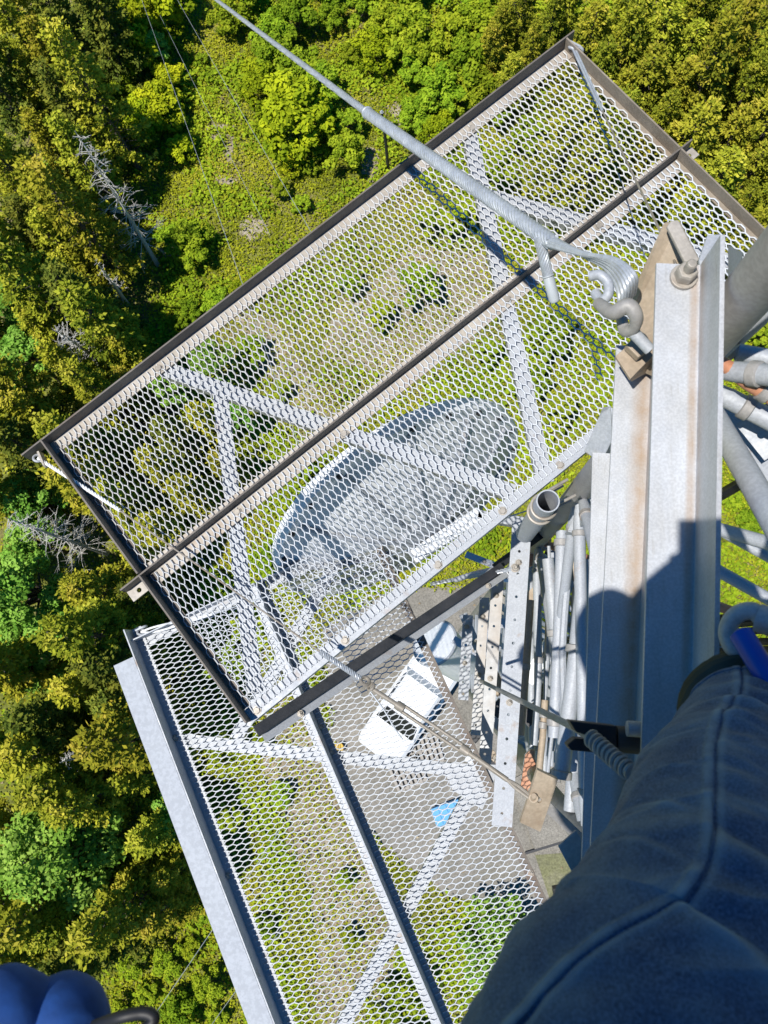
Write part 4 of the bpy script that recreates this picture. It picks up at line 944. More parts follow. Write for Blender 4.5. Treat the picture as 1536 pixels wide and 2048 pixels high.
# the wires open out round the thimble
th_c = P(1228, 578, 1.16)
lv = (th_c-gA)
lp_pts = curve([gA+(gB-gA).normalized()*0.02, gA, P(1165, 510, 1.22), P(1222, 530, 1.18), P(1254, 572, 1.16), P(1248, 612, 1.2)], 14)
mb = MB(); Rw = [0.0098+0.0065*min(1, i/30) for i in range(len(lp_pts))]
tdir = (lp_pts[-1]-lp_pts[0]).normalized(); wd = Vector((0.45, -0.35, 0.8)).normalized()
for k in range(7):
    f_ = (k-3)/3
    pts = []
    for i, q in enumerate(lp_pts):
        t = i/(len(lp_pts)-1); sp_ = 0.0105+0.0125*t; tw = (1-t)*3.0
        dv = RC @ Vector((0.62, 0.75, 0.2)); dv2 = RC @ Vector((-0.2, 0.1, 0.97))
        pts.append(q+dv*sp_*f_*math.cos(tw)+dv2*(0.009*math.cos(f_*1.5)+sp_*f_*math.sin(tw)*0.6))
    mb.tube(pts, 0.0039, 8)
mb.build('loop_wires', M['cable'], guy, True)
mb = MB(); strand(mb, along(P(1078, 474, 1.28), P(1098, 560, 1.33), 60), 0.0068, 0.0034, 9, 0.07, 0, 6); mb.cyl(P(1078, 474, 1.28), P(1100, 566, 1.33), 0.0066, 10); mb.build('cable_tail', M['cable'], guy, True)
mb = MB(); c0, c1 = P(1096, 552, 1.325), P(1110, 604, 1.35); mb.tube([c0, c0.lerp(c1, .1), c0.lerp(c1, .9), c1], [0.009, 0.0105, 0.0105, 0.008], 14); mb.torus(c0, (c1-c0), 0.0105, 0.0015, 0, 2*PI, 18, 6); mb.build('tail_sleeve', plain('pale_sleeve', (0.45, 0.48, 0.5), 0.4), guy, True)
# shackle and thimble
sh = thing('shackle', 'heavy grey bow shackle holding the guy cable loop to the tan guy plate', 'shackle', th_c)
axv = (RC @ Vector((0.55, 0.75, 0.35))).normalized()
mb = MB(); mb.tube(curve([P(1182, 552, 1.16), P(1200, 550, 1.15), P(1216, 566, 1.15), P(1216, 590, 1.15), P(1202, 600, 1.16), P(1190, 585, 1.17)], 8), 0.0080, 12); mb.build('thimble', M['galv'], sh, True)
mb = MB(); mb.tube(curve([P(1196, 606, 1.12), P(1225, 625, 1.09), P(1255, 612, 1.075), P(1272, 632, 1.08), P(1268, 656, 1.10), P(1250, 662, 1.12), P(1244, 640, 1.13)], 8), [0.0088+0.0030*math.sin(PI*min(1, i/30)) for i in range(49)], 14); mb.build('bow', M['leg'], sh, True)
mb = MB(); mb.cyl(P(1262, 660, 1.11), P(1300, 700, 1.12), 0.009, 16); mb.build('pin', M['galv'], sh, True)
# guy plate: tall tan plate, its lower plate with square nut
gp = thing('guy_plate', 'tan stained steel guy plate rising behind the bolted angle end', 'plate', P(1300, 600, 1.2))
mb = MB()
pl = [P(1327, 447, 1.14), P(1357, 446, 1.14), P(1396, 522, 1.13), P(1385, 600, 1.20), P(1320, 760, 1.21), P(1262, 735, 1.30), P(1258, 640, 1.27), P(1262, 590, 1.25)]
nn = (pl[3]-pl[0]).cross(pl[6]-pl[0]).normalized(); nn = nn if nn.z > 0 else -nn
mb.prism(pl, -nn*0.010); mb.build('plate', M['tan'], gp, bevel=0.0015)
mb = MB(); mb.prism([P(1334, 452, 1.126), P(1342, 441, 1.126), P(1357, 439, 1.126), P(1399, 518, 1.116), P(1378, 540, 1.116)], Vector((0, 0, -0.008))); mb.build('edge_strip', M['flange_tan'], gp, bevel=0.002)
mb = MB(); ql = [P(1231, 712, 1.20), P(1282, 668, 1.20), P(1312, 705, 1.20), P(1261, 758, 1.20)]; mb.prism(ql, Vector((0, 0, -0.008))); mb.prism([ql[3]+Vector((0, 0, -0.0005)), ql[2]+Vector((0, 0, -0.0005)), P(1308, 738, 1.27), P(1262, 764, 1.25)], Vector((0.0, 0.004, 0))); mb.build('clip_angle', M['tan'], gp, bevel=0.001)
mb = MB(); c_ = P(1272, 700, 1.195); mb.cbox(c_+Z*0.010, Vector((0.022, 0.019, 0)), Vector((-0.019, 0.022, 0)), Z*0.018); mb.build('square_nut', M['tan'], gp, bevel=0.002)
# ------------------------------------------------------------------ bolted foreground angles
def stained_angle(name, label, p, q, wa, hb, t, stain_c, mat, endplate=True):
    root = thing(name, label, 'steel angle', p)
    d = q-p; u = d.normalized(); a = u.cross(Z).normalized()
    if a.x < 0: a = -a
    prof = []; sv = []
    n1 = 12
    for i in range(n1+1): prof.append(a*wa*i/n1); sv.append(max(0, 1-abs(i/n1-stain_c[0])/stain_c[1])**0.8*stain_c[2])
    n2 = 10
    for i in range(1, n2+1): prof.append(a*wa+Z*hb*i/n2); sv.append(0.75*max(0, 1-i/n2*3)*stain_c[2])
    prof += [a*(wa+t)+Z*hb, a*(wa+t)-Z*t, -Z*t]; sv += [0.1, 0.1, 0.1]
    m = len(prof); NS = 60; mb = MB(); at = []
    for s_ in range(NS+1):
        o_ = p+d*s_/NS
        for j, q_ in enumerate(prof): mb.v.append(o_+q_); at.append(sv[j])
    for s_ in range(NS):
        for j in range(m): mb.f.append((s_*m+j, s_*m+(j+1) % m, (s_+1)*m+(j+1) % m, (s_+1)*m+j))
    mb.f.append(tuple(range(m))[::-1]); mb.f.append(tuple(NS*m+j for j in range(m)))
    mb.build('angle', mat, root, attr=('stain', at))
    return root, u, a
pA, pB = P(1313, 526, 1.02), P(1281, 1560, 1.02)
pB = pA+(pB-pA)*1.9
fa, ua, aa = stained_angle('angle_beam', 'nearest pale steel angle beam with the large hex bolt at its end', pA, pB, 0.0595, 0.079, 0.006, (0.88, 0.13, 0.95), M['galv_stain'])
mb = MB(); mb.hexa(P(1366, 556, 1.0195), Z, 0.0150, 0.024); bo = mb.build('bolt', M['bolt'], fa, bevel=0.0012)
p2A, p2B = P(1233, 690, 1.28), P(1188, 1560, 1.28); p2B = p2A+(p2B-p2A)*1.5
sb_, u2_, a2_ = stained_angle('angle_beam', 'second pale angle beam with a broad brown rust streak under the nearest one', p2A, p2B, 0.0595, 0.079, 0.006, (0.82, 0.36, 1.0), M['galv_stain'])
mb = MB(); mb.hexa(p2A+u2_*0.03+a2_*0.03, Z, 0.012, 0.016); mb.build('bolt', M['bolt'], sb_)
p3A, p3B = P(1185, 905, 1.58), P(1168, 1560, 1.58); p3B = p3A+(p3B-p3A)*1.36
tb_, u3_, a3_ = stained_angle('angle_beam', 'lowest narrow angle beam beside the conduits under the other two', p3A, p3B, 0.05, 0.06, 0.006, (0.9, 0.2, 0.3), M['galv_stain'])
mb = MB(); mb.prism([P(1168, 902, 1.60), P(1202, 925, 1.60), P(1224, 880, 1.55), P(1222, 812, 1.5), P(1205, 815, 1.5), P(1196, 838, 1.53)], Vector((0.002, 0, -0.006))); mb.build('end_plate', M['galv'], tb_, bevel=0.001)
# clip plate + pale cleats where the front angle meets the leg
cl_ = thing('cleat', 'pale bent cleat plate between the bolted angle end and the brown pipe leg', 'cleat', P(1420, 500, 1.1))
mb = MB(); mb.prism([P(1398, 520, 1.03), P(1415, 470, 1.04), P(1442, 468, 1.04), P(1450, 488, 1.03), P(1436, 530, 1.03), P(1405, 555, 1.035)], Vector((0, 0, -0.006))); mb.build('plate', M['galv'], cl_, bevel=0.001)
mb = MB(); mb.prism([P(1456, 490, 0.97), P(1486, 505, 1.06), P(1476, 560, 1.07), P(1456, 600, 1.02)], Vector((0.003, 0.003, -0.006))); mb.build('bent_wing', M['galv'], cl_, bevel=0.001)
# big pale bracing plates and pipes beyond the angle
bp = thing('bracing_plate', 'wide pale steel angle with one bolt hole reaching out past the nearest beam', 'plate', P(1500, 860, 1.4))
mb = MB(); mb.prism([P(1425, 822, 1.42), P(1478, 784, 1.42), P(1570, 890, 1.42), P(1640, 1060, 1.42), P(1500, 945, 1.42), P(1425, 850, 1.42)], Z*-0.006); mb.build('flange', M['galv'], bp, bevel=0.001)
mb = MB(); p, q = P(1500, 885, 1.36), P(1640, 790, 1.30); u_ = (q-p).normalized(); a_ = Z.cross(u_).normalized()
n_seg = 3
for k in range(n_seg): mb.holed(p+(q-p)*(k+0.5)/n_seg+a_*0.0, (q-p)/n_seg, a_*0.08, 0.006, 0.007)
mb.build('cross_flange', M['galv'], bp)
cdt = thing('conduit', 'short grey conduit pointing away from the nearest angle beam', 'conduit', P(1475, 705, 1.2))
mb = MB(); mb.tube([P(1472, 704, 1.22), P(1475, 705, 1.22), P(1640, 735, 1.2)], [0.010, 0.0145, 0.0145], 16); mb.build('pipe', M['galv'], cdt, True); mb = MB(); mb.tube([P(1470, 700, 1.225), P(1477, 706, 1.225)], 0.016, 16); mb.build('end_ring', M['bolt'], cdt, True)
st2 = thing('strut', 'flat pale strut running beside the brown pipe leg', 'strut', P(1470, 690, 1.35))
p, q = P(1430, 740, 1.45), P(1620, 570, 1.2); u_ = (q-p).normalized(); a_ = Z.cross(u_).normalized(); mb = MB(); mb.angle(p, q, a_, 0.03, Z, 0.03, 0.004); mb.build('angle', M['galv'], st2); mb = MB(); mb.hexa(p.lerp(q, .3)+a_*0.015+Z*0.004, Z, 0.007, 0.008); mb.build('bolt', M['bolt'], st2)
# shackle with blue pin
hk = thing('hook', 'grey steel hook with a blue bar through it beside the boot', 'hook', P(1490, 1255, 0.90))
mb = MB(); mb.tube(curve([P(1500, 1310, 0.90), P(1470, 1300, 0.90), P(1455, 1265, 0.90), P(1470, 1232, 0.89), P(1505, 1222, 0.88), P(1530, 1245, 0.88)], 8), [0.0085, 0.009]+[0.010]*37+[0.009, 0.007], 12); mb.build('body', M['galv'], hk, True)
mb = MB(); mb.tube([P(1478, 1262, 0.86), P(1482, 1268, 0.858), P(1520, 1330, 0.84), P(1550, 1380, 0.83)], [0.006, 0.0125, 0.0125, 0.0125], 14); mb.build('bar', M['blue_plastic'], hk, True)
mb = MB(); mb.tube([P(1515, 1235, 0.88), P(1560, 1250, 0.87)], 0.016, 12); mb.build('shank', M['galv'], hk, True)
# ------------------------------------------------------------------ hangers
SC[0] = 0.76
hgA = P(76, 916, D1-0.01); hgB = P(240, 1021, 2.66); hgC = P(690, 1338, 2.56); hgD = P(1066, 1597, 2.475)
hg = thing('hanger_cable', 'thin hanger wire and turnbuckle rod from the upper platform corner to the tan lug plate', 'cable', hgB)
mb = MB(); strand(mb, along(hgA, hgB, 60), 0.0048, 0.0026, 4, 0.06, 0, 6); mb.cyl(hgA, hgB, 0.0045, 8); mb.build('dead_end', M['white_paint'], hg, True)
mb = MB(); mb.torus(hgA+(hgB-hgA).normalized()*-0.0, (0.3, 0.5, 1), 0.016, 0.005, 0, 2*PI, 18, 8); mb.build('eye', M['galv'], hg, True)
mb = MB(); mb.cyl(hgB, hgC, 0.0030, 8); mb.build('wire', M['wire_brown'], hg, True)
mb = MB(); strand(mb, along(P(640, 1303, 2.57), P(722, 1358, 2.55), 60), 0.007, 0.0028, 5, 0.05, 0, 6); mb.build('preformed_tie', M['cable'], hg, True)
mb = MB(); mb.torus(P(730, 1362, 2.55), (0.4, 0.6, 0.7), 0.015, 0.006, 0, 2*PI, 18, 8); mb.torus(P(742, 1374, 2.548), (-0.6, 0.5, 0.6), 0.012, 0.005, 0, 2*PI, 18, 8); mb.build('link', M['wire_brown'], hg, True)
r0, r1, r2, r3 = P(742, 1376, 2.548), P(795, 1410, 2.54), P(935, 1504, 2.51), P(1015, 1560, 2.49)
mb = MB(); mb.tube([r0, r0.lerp(r1, .2), r1.lerp(r0, .1), r1], [0.006, 0.008, 0.008, 0.011], 12); mb.build('eye_rod', M['wire_brown'], hg, True)
mb = MB(); mb.tube([r2, r2.lerp(r3, .1), r3], [0.011, 0.008, 0.008], 12); mb.build('eye_rod', M['wire_brown'], hg, True)
sx = (r2-r1).cross(Z).normalized()
mb = MB(); mb.tube([r1+sx*0.010, r2+sx*0.010], 0.0055, 10); mb.tube([r1-sx*0.010, r2-sx*0.010], 0.0055, 10); mb.tube([r1-(r2-r1).normalized()*0.005, r1+(r2-r1).normalized()*0.025], 0.0145, 12); mb.tube([r2-(r2-r1).normalized()*0.025, r2+(r2-r1).normalized()*0.005], 0.0145, 12); mb.build('turnbuckle', M['wire_brown'], hg, True)
sx = (r3-r2).cross(Z).normalized()*0.012
mb = MB(); mb.tube(curve([r3, P(1035, 1571, 2.483)+sx*0.8, P(1062, 1588, 2.475)+sx*1.1], 6), 0.0055, 8); mb.tube(curve([r3, P(1030, 1575, 2.483)-sx*0.8, P(1056, 1598, 2.475)-sx*1.1], 6), 0.0055, 8); mb.build('fork', M['wire_brown'], hg, True)
mb = MB(); mb.tube([P(1064, 1601, 2.50), P(1068, 1592, 2.455)], 0.0085, 14); mb.torus(P(1067, 1596, 2.47), Z, 0.011, 0.0045, 0, 2*PI, 20, 8); mb.build('fork_pin', M['tan'], hg, True)
mb = MB(); mb.tube(curve([P(738, 1380, 2.55), P(768, 1420, 2.552), P(790, 1458, 2.55), P(806, 1480, 2.55)], 6), 0.0028, 8); mb.build('loose_tail', M['cable'], hg, True)
h2A = P(1147, 96, D1-0.02); h2B = P(1205, 222, 2.45); h2C = IN(lp(0, 1.05)+Vector((-0.036, 0.012, 0)))
h2 = thing('hanger_cable', 'thin dark hanger wire with a forked end from the far corner of the upper platform', 'cable', h2B)
mb = MB(); mb.cyl(h2B, h2C, 0.003, 8); mb.build('wire', M['wire_brown'], h2, True)
sx = (h2B-h2A).cross(Z).normalized()*0.0045
mb = MB(); mb.tube([h2A-sx, h2A.lerp(h2B, .8)-sx, h2B], 0.0045, 8); mb.tube([h2A+sx, h2A.lerp(h2B, .8)+sx, h2B], 0.0045, 8); mb.build('dead_end', M['cable'], h2, True)
mb = MB(); mb.torus(h2A, (0.2, 0.6, 0.7), 0.017, 0.006, 0, 2*PI, 18, 8); mb.build('eye', M['galv'], h2, True)
h3A = P(282, 1264, D2-0.01); h3B = P(372, 1246, D2-0.06); h3C = IN(lp(0, 2.25))
h3 = thing('hanger_cable', 'pale hanger cable leaving the corner of the lower platform and passing under the upper one', 'cable', h3B)
sx = (h3B-h3A).cross(Z).normalized()*0.012
mb = MB(); mb.tube(curve([h3A, h3A.lerp(h3B, .4)+sx, h3B.lerp(h3C, 0.08)], 6), 0.005, 8); mb.tube(curve([h3A, h3A.lerp(h3B, .4)-sx, h3B.lerp(h3C, 0.08)], 6), 0.005, 8); mb.build('dead_end', M['white_paint'], h3, True)
mb = MB(); mb.cyl(h3B.lerp(h3C, 0.07), h3C, 0.003, 8); mb.build('wire', M['cable'], h3, True)
mb = MB(); mb.torus(h3A, (0.2, 0.6, 0.7), 0.017, 0.006, 0, 2*PI, 18, 8); mb.build('eye', M['galv'], h3, True)
SC[0] = 1.0
# short tied cable at the long rail
tc_ = thing('tie_cable', 'frayed pale tie cable bolted to the long perforated rail', 'cable', P(1028, 1136, 2.6))
mb = MB(); strand(mb, curve([P(1030, 1136, 2.607), P(985, 1146, 2.66), P(930, 1155, 2.75), P(862, 1168, 2.85)], 20), 0.005, 0.0026, 4, 0.06, 0, 6); mb.build('wires', M['cable'], tc_, True)
mb = MB(); mb.tube(curve([P(985, 1140, 2.65), P(945, 1149, 2.72), P(910, 1160, 2.78)], 6), [0.010]*13, 10); mb.build('sleeve', M['galv'], tc_, True); mb = MB(); mb.hexa(P(1030, 1136, 2.612), Z, 0.012, 0.016); mb.build('bolt', M['bolt'], tc_)
# safety cable into black clamp
sc_ = thing('safety_cable', 'grey safety cable passing over the perforated rails into a coiled spring end', 'cable', P(1140, 1450, 1.2))
s0, s1, s2_ = P(962, 1362, 2.3), P(1150, 1456, 1.12), P(1182, 1476, 1.05)
mb = MB(); mb.tube([s0, s0.lerp(s1, .5), s1, s2_], [0.0055]*4, 10); mb.build('cable', M['leg'], sc_, True)
mb = MB(); strand(mb, along(s2_, P(1262, 1546, 0.98), 200), 0.0095, 0.003, 1, 0.009, 0, 6); mb.cyl(s2_, P(1262, 1546, 0.98), 0.0085, 12); mb.build('spring', M['leg'], sc_, True)
ck = thing('cable_clamp', 'black two-jaw clamp gripping the grey safety cable at the second angle beam', 'clamp', P(1190, 1470, 1.1))
mb = MB(); mb.prism([P(1138, 1441, 1.06), P(1234, 1452, 1.06), P(1236, 1505, 1.06), P(1195, 1478, 1.06), P(1152, 1464, 1.06)], Z*-0.03); mb.build('jaw', M['black'], ck, bevel=0.002)
mb = MB(); mb.prism([P(1134, 1490, 1.10), P(1150, 1477, 1.10), P(1176, 1478, 1.10), P(1208, 1507, 1.10), P(1142, 1501, 1.10)], Z*-0.03); mb.build('jaw', M['black'], ck, bevel=0.002)
mb = MB(); mb.tube([P(1232, 1478, 1.075), P(1290, 1482, 1.075)], 0.0175, 20); mb.build('housing', M['darksteel'], ck, True)
mb = MB(); mb.tube([P(1254, 1457, 1.05), P(1284, 1459, 1.05), P(1288, 1460, 1.05)], [0.010, 0.010, 0.004], 14); mb.tube([P(1284, 1460, 1.05), P(1340, 1466, 1.05)], 0.004, 8); mb.build('bolt', M['galv'], ck, True)
# distant guys from lower levels
def far_guy(x0, y0, x1, y1, d0, d1, label, r=0.011):
    p, q = P(x0, y0, d0), P(x1, y1, d1); d = (q-p); mb = MB()
    pts = [p+d*t-Z*0.25*(1-(2*t-1)**2) for t in np.linspace(0, 1, 12)]; mb.tube(pts, r, 6)
    o = mb.build('guy_wire', M['cable'], None, True); tag(o, label, 'guy wire', 'lower guy wires')
far_guy(262, -60, 640, 1010, 27.5, 14, 'pale lower guy wire reaching the upper platform nearest the dead spruce', 0.0065)
far_guy(270, -70, 540, 470, 28.5, 26, 'faint guy wire fading out over the bare patches of the clearing', 0.006)
far_guy(310, -80, 760, 700, 27.5, 15, 'pale lower guy wire reaching the upper platform nearest the guy cable', 0.0065)
far_guy(240, 2130, 560, 1660, 27.5, 16, 'thin guy wire beside the blue bundle ending at the pale edge plate', 0.008)
far_guy(380, 2110, 590, 1820, 27.5, 16, 'thin guy wire below the other one at the pale edge plate', 0.008)
# ------------------------------------------------------------------ blue bundle
bl = thing('cloth_bundle', 'blue soft cloth bundle with a black cord loop hanging near the camera', 'bundle', P(60, 2060, 0.62))
def blob(c, rx, ry, rz, sag, seed, fold=None):
    mb_ = MB(); n, m = 40, 28
    for i in range(m+1):
        ph = PI*i/m
        for k in range(n):
            a = 2*PI*k/n; d = Vector((math.sin(ph)*math.cos(a), math.sin(ph)*math.sin(a), math.cos(ph)))
            r = 1+0.06*noise.noise(d*1.5+Vector((seed, 0, 0)))+0.012*noise.noise(d*5+Vector((seed, 3, 0)))
            if fold: r -= 0.10*math.exp(-((d.dot(fold[0])-fold[1])/0.07)**2)
            mb_.v.append(c+Vector((d.x*rx*r, d.y*ry*r, d.z*rz*r)))
    for i in range(m):
        for k in range(n): mb_.f.append((i*n+k, i*n+(k+1) % n, (i+1)*n+(k+1) % n, (i+1)*n+k)[::-1])
    return mb_
blob(P(118, 2066, 0.66), 0.039, 0.043, 0.042, 0, 3.0, (Vector((0.55, -0.35, 0.75)).normalized(), 0.72)).build('lobe', M['blue_fabric'], bl, True)
blob(P(6, 2066, 0.64), 0.040, 0.048, 0.043, 0, 9.0).build('lobe', M['blue_fabric'], bl, True)
mb = MB(); mb.tube(curve([P(190, 2052, 0.62), P(235, 2036, 0.60), P(285, 2026, 0.60), P(308, 2036, 0.60), P(290, 2058, 0.60), P(230, 2090, 0.61), P(150, 2120, 0.62)], 8), 0.0045, 10); mb.build('cord', M['black'], bl, True)

# ------------------------------------------------------------------ climber
person = thing('person', 'climber in dark blue jeans and olive boots standing against the tower', 'person', (0.1, -0.5, ZC-1.5))
def body():
    V_ = []; E_ = []; R_ = []
    def v(p, r): V_.append(Vector(p)); R_.append(r); return len(V_)-1
    def e(*ids):
        for a_, b_ in zip(ids, ids[1:]): E_.append((a_, b_))
    z = lambda d: ZC-d
    pel = v((0.05, -0.52, z(0.66)), (0.15, 0.12)); wai = v((0.02, -0.45, z(0.45)), (0.13, 0.10)); che = v((-0.015, -0.365, z(0.20)), (0.15, 0.11)); shl = v((-0.04, -0.31, z(0.03)), (0.12, 0.085)); nec = v((-0.06, -0.28, z(-0.07)), (0.062, 0.062))
    hd = [v((-0.085, -0.255, z(-0.14)), (0.075, 0.08)), v((-0.09, -0.225, z(-0.21)), (0.082, 0.095)), v((-0.09, -0.215, z(-0.29)), (0.07, 0.08))]
    e(pel, wai, che, shl, nec, *hd)
    face = v((-0.075, -0.14, z(-0.165)), (0.026, 0.03)); e(hd[0], face)
    for s_, sh_, el, wr, pa in ((1, (0.11, -0.42, z(0.05)), (0.17, -0.27, z(0.20)), (0.075, -0.095, z(0.02)), (0.055, -0.06, z(-0.02))), (-1, (-0.20, -0.36, z(0.05)), (-0.20, -0.20, z(0.20)), (-0.085, -0.12, z(0.02)), (-0.048, -0.07, z(-0.02)))):
        a_ = v(sh_, (0.062, 0.062)); b_ = v(el, (0.045, 0.045)); c_ = v(wr, (0.03, 0.03)); p_ = v(pa, (0.040, 0.024)); e(che, a_, b_, c_, p_)
        for k in range(4):
            o_ = Vector(pa)+Vector((0, 0.012+0.0, 0))+Vector((-s_*0.004*k, 0.018*(k-1.0), 0.004))
            q1 = v(o_+Vector((-s_*0.022, 0.006, 0.022)), (0.009, 0.009)); q2 = v(o_+Vector((-s_*0.046, 0.004, 0.026)), (0.0085, 0.0085)); q3 = v(o_+Vector((-s_*(0.062+0.004*(k % 2)), 0.0, 0.020)), (0.0075, 0.0075)); e(p_, q1, q2, q3)
        t1 = v(Vector(pa)+Vector((-s_*0.005, -0.03, 0.028)), (0.011, 0.011)); t2 = v(Vector(pa)+Vector((-s_*0.03, -0.034, 0.034)), (0.0095, 0.0095)); e(p_, t1, t2)
    legs = []
    for pts in (((0.10, -0.45, z(0.64)), (0.20, -0.33, z(0.60)), (0.235, -0.15, z(0.74)), (0.375, -0.03, z(1.02))), ((0.00, -0.55, z(0.72)), (0.08, -0.50, z(1.00)), (0.16, -0.48, z(1.18)), (0.30, -0.48, z(1.60)))):
        i0 = v(pts[0], (0.085, 0.085)); i1 = v(pts[1], (0.072, 0.072)); i2 = v(pts[2], (0.055, 0.055)); i3 = v(pts[3], (0.04, 0.04)); e(pel, i0, i1, i2, i3)
    me = bpy.data.meshes.new('body'); off = Vector(person.location); me.from_pydata([tuple(p-off) for p in V_], E_, []); o_ = bpy.data.objects.new('body', me); COL.objects.link(o_); o_.parent = person
    sk = o_.modifiers.new('skin', 'SKIN'); sk.use_smooth_shade = True
    for i, r in enumerate(R_): me.skin_vertices[0].data[i].radius = r
    me.skin_vertices[0].data[0].use_root = True
    ss = o_.modifiers.new('smooth', 'SUBSURF'); ss.levels = 2; ss.render_levels = 2
    me.materials.append(M['skin']); return o_
body()
# jacket, hair, face pieces (out of the frame, they throw the shadow on the beams)
def ring_loft(name, cs, mat, n=40, amp=0.004, parent=person, closed=True):
    mb_ = MB(); m = len(cs)
    for i, (c, a_, b_) in enumerate(cs):
        for k in range(n):
            t = 2*PI*k/n; d = Vector(a_)*math.cos(t)+Vector(b_)*math.sin(t); mb_.v.append(Vector(c)+d*(1+amp*20*noise.noise((Vector(c)+d)*9)))
    for i in range(m-1):
        for k in range(n): mb_.f.append((i*n+k, i*n+(k+1) % n, (i+1)*n+(k+1) % n, (i+1)*n+k))
    if closed: mb_.f.append(tuple(range(n))[::-1]); mb_.f.append(tuple((m-1)*n+k for k in range(n)))
    return mb_.build(name, mat, parent, True)
zz = lambda d: ZC-d
fw = Vector((0.35, 0.94, 0)).normalized(); sdv = Vector((fw.y, -fw.x, 0))
def lean(d): t = (0.66-d)/0.7; return Vector((0.05-0.10*t, -0.52+0.24*t, zz(d)))
ring_loft('jacket', [(lean(0.74), sdv*0.175, fw*0.12), (lean(0.60), sdv*0.195, fw*0.135), (lean(0.40), sdv*0.19, fw*0.13), (lean(0.22), sdv*0.205, fw*0.15), (lean(0.08), sdv*0.185, fw*0.12), (lean(0.0), sdv*0.16, fw*0.10), (lean(-0.05), sdv*0.12, fw*0.09), (lean(-0.10), sdv*0.085, fw*0.085)], M['jacket'])
for pts in (((0.10, -0.42, zz(0.04)), (0.165, -0.285, zz(0.195)), (0.085, -0.115, zz(0.03))), ((-0.195, -0.37, zz(0.04)), (-0.195, -0.215, zz(0.195)), (-0.105, -0.13, zz(0.035)))):
    cv = curve(pts, 10); mb = MB(); mb.tube(cv, [0.092-0.028*i/20 for i in range(21)], 20); mb.build('sleeve', M['jacket'], person, True)
hc = Vector((-0.09, -0.225, zz(-0.225)))
mb = blob(hc+Vector((-0.006, -0.02, 0.02)), 0.088, 0.098, 0.105, 0, 5.0); mb.build('hair', M['hair'], person, True)
for s_ in (-1, 1):
    ey = hc+Vector((s_*0.032+0.01, 0.088, 0.0)); mb = blob(ey, 0.012, 0.012, 0.012, 0, 1.0); mb.build('eye', M['white_paint'], person, True)
    mb = blob(hc+Vector((s_*0.088, 0.0, -0.01)), 0.012, 0.028, 0.034, 0, 2.0); mb.build('ear', M['skin'], person, True)
mb = blob(hc+Vector((0.01, 0.105, -0.03)), 0.014, 0.022, 0.026, 0, 2.0); mb.build('nose', M['skin'], person, True)
mb = blob(hc+Vector((0.01, 0.092, -0.075)), 0.024, 0.012, 0.008, 0, 2.0); mb.build('mouth', plain('lips', (0.35, 0.13, 0.11), 0.5), person, True)
# phone behind the lens
phn = thing('phone', 'dark mobile phone held out by the climber', 'phone', CAM)
rx, ry, rz_ = RC @ Vector((1, 0, 0)), RC @ Vector((0, 1, 0)), RC @ Vector((0, 0, 1))
mb = MB(); mb.box(CAM+rz_*0.004-rx*0.022-ry*0.135, rx*0.078, ry*0.162, rz_*0.009); mb.build('body', M['darksteel'], phn, bevel=0.003)
mb = MB(); mb.box(CAM+rz_*0.0131-rx*0.019-ry*0.13, rx*0.072, ry*0.152, rz_*0.0006); mb.build('screen', M['glass'], phn)
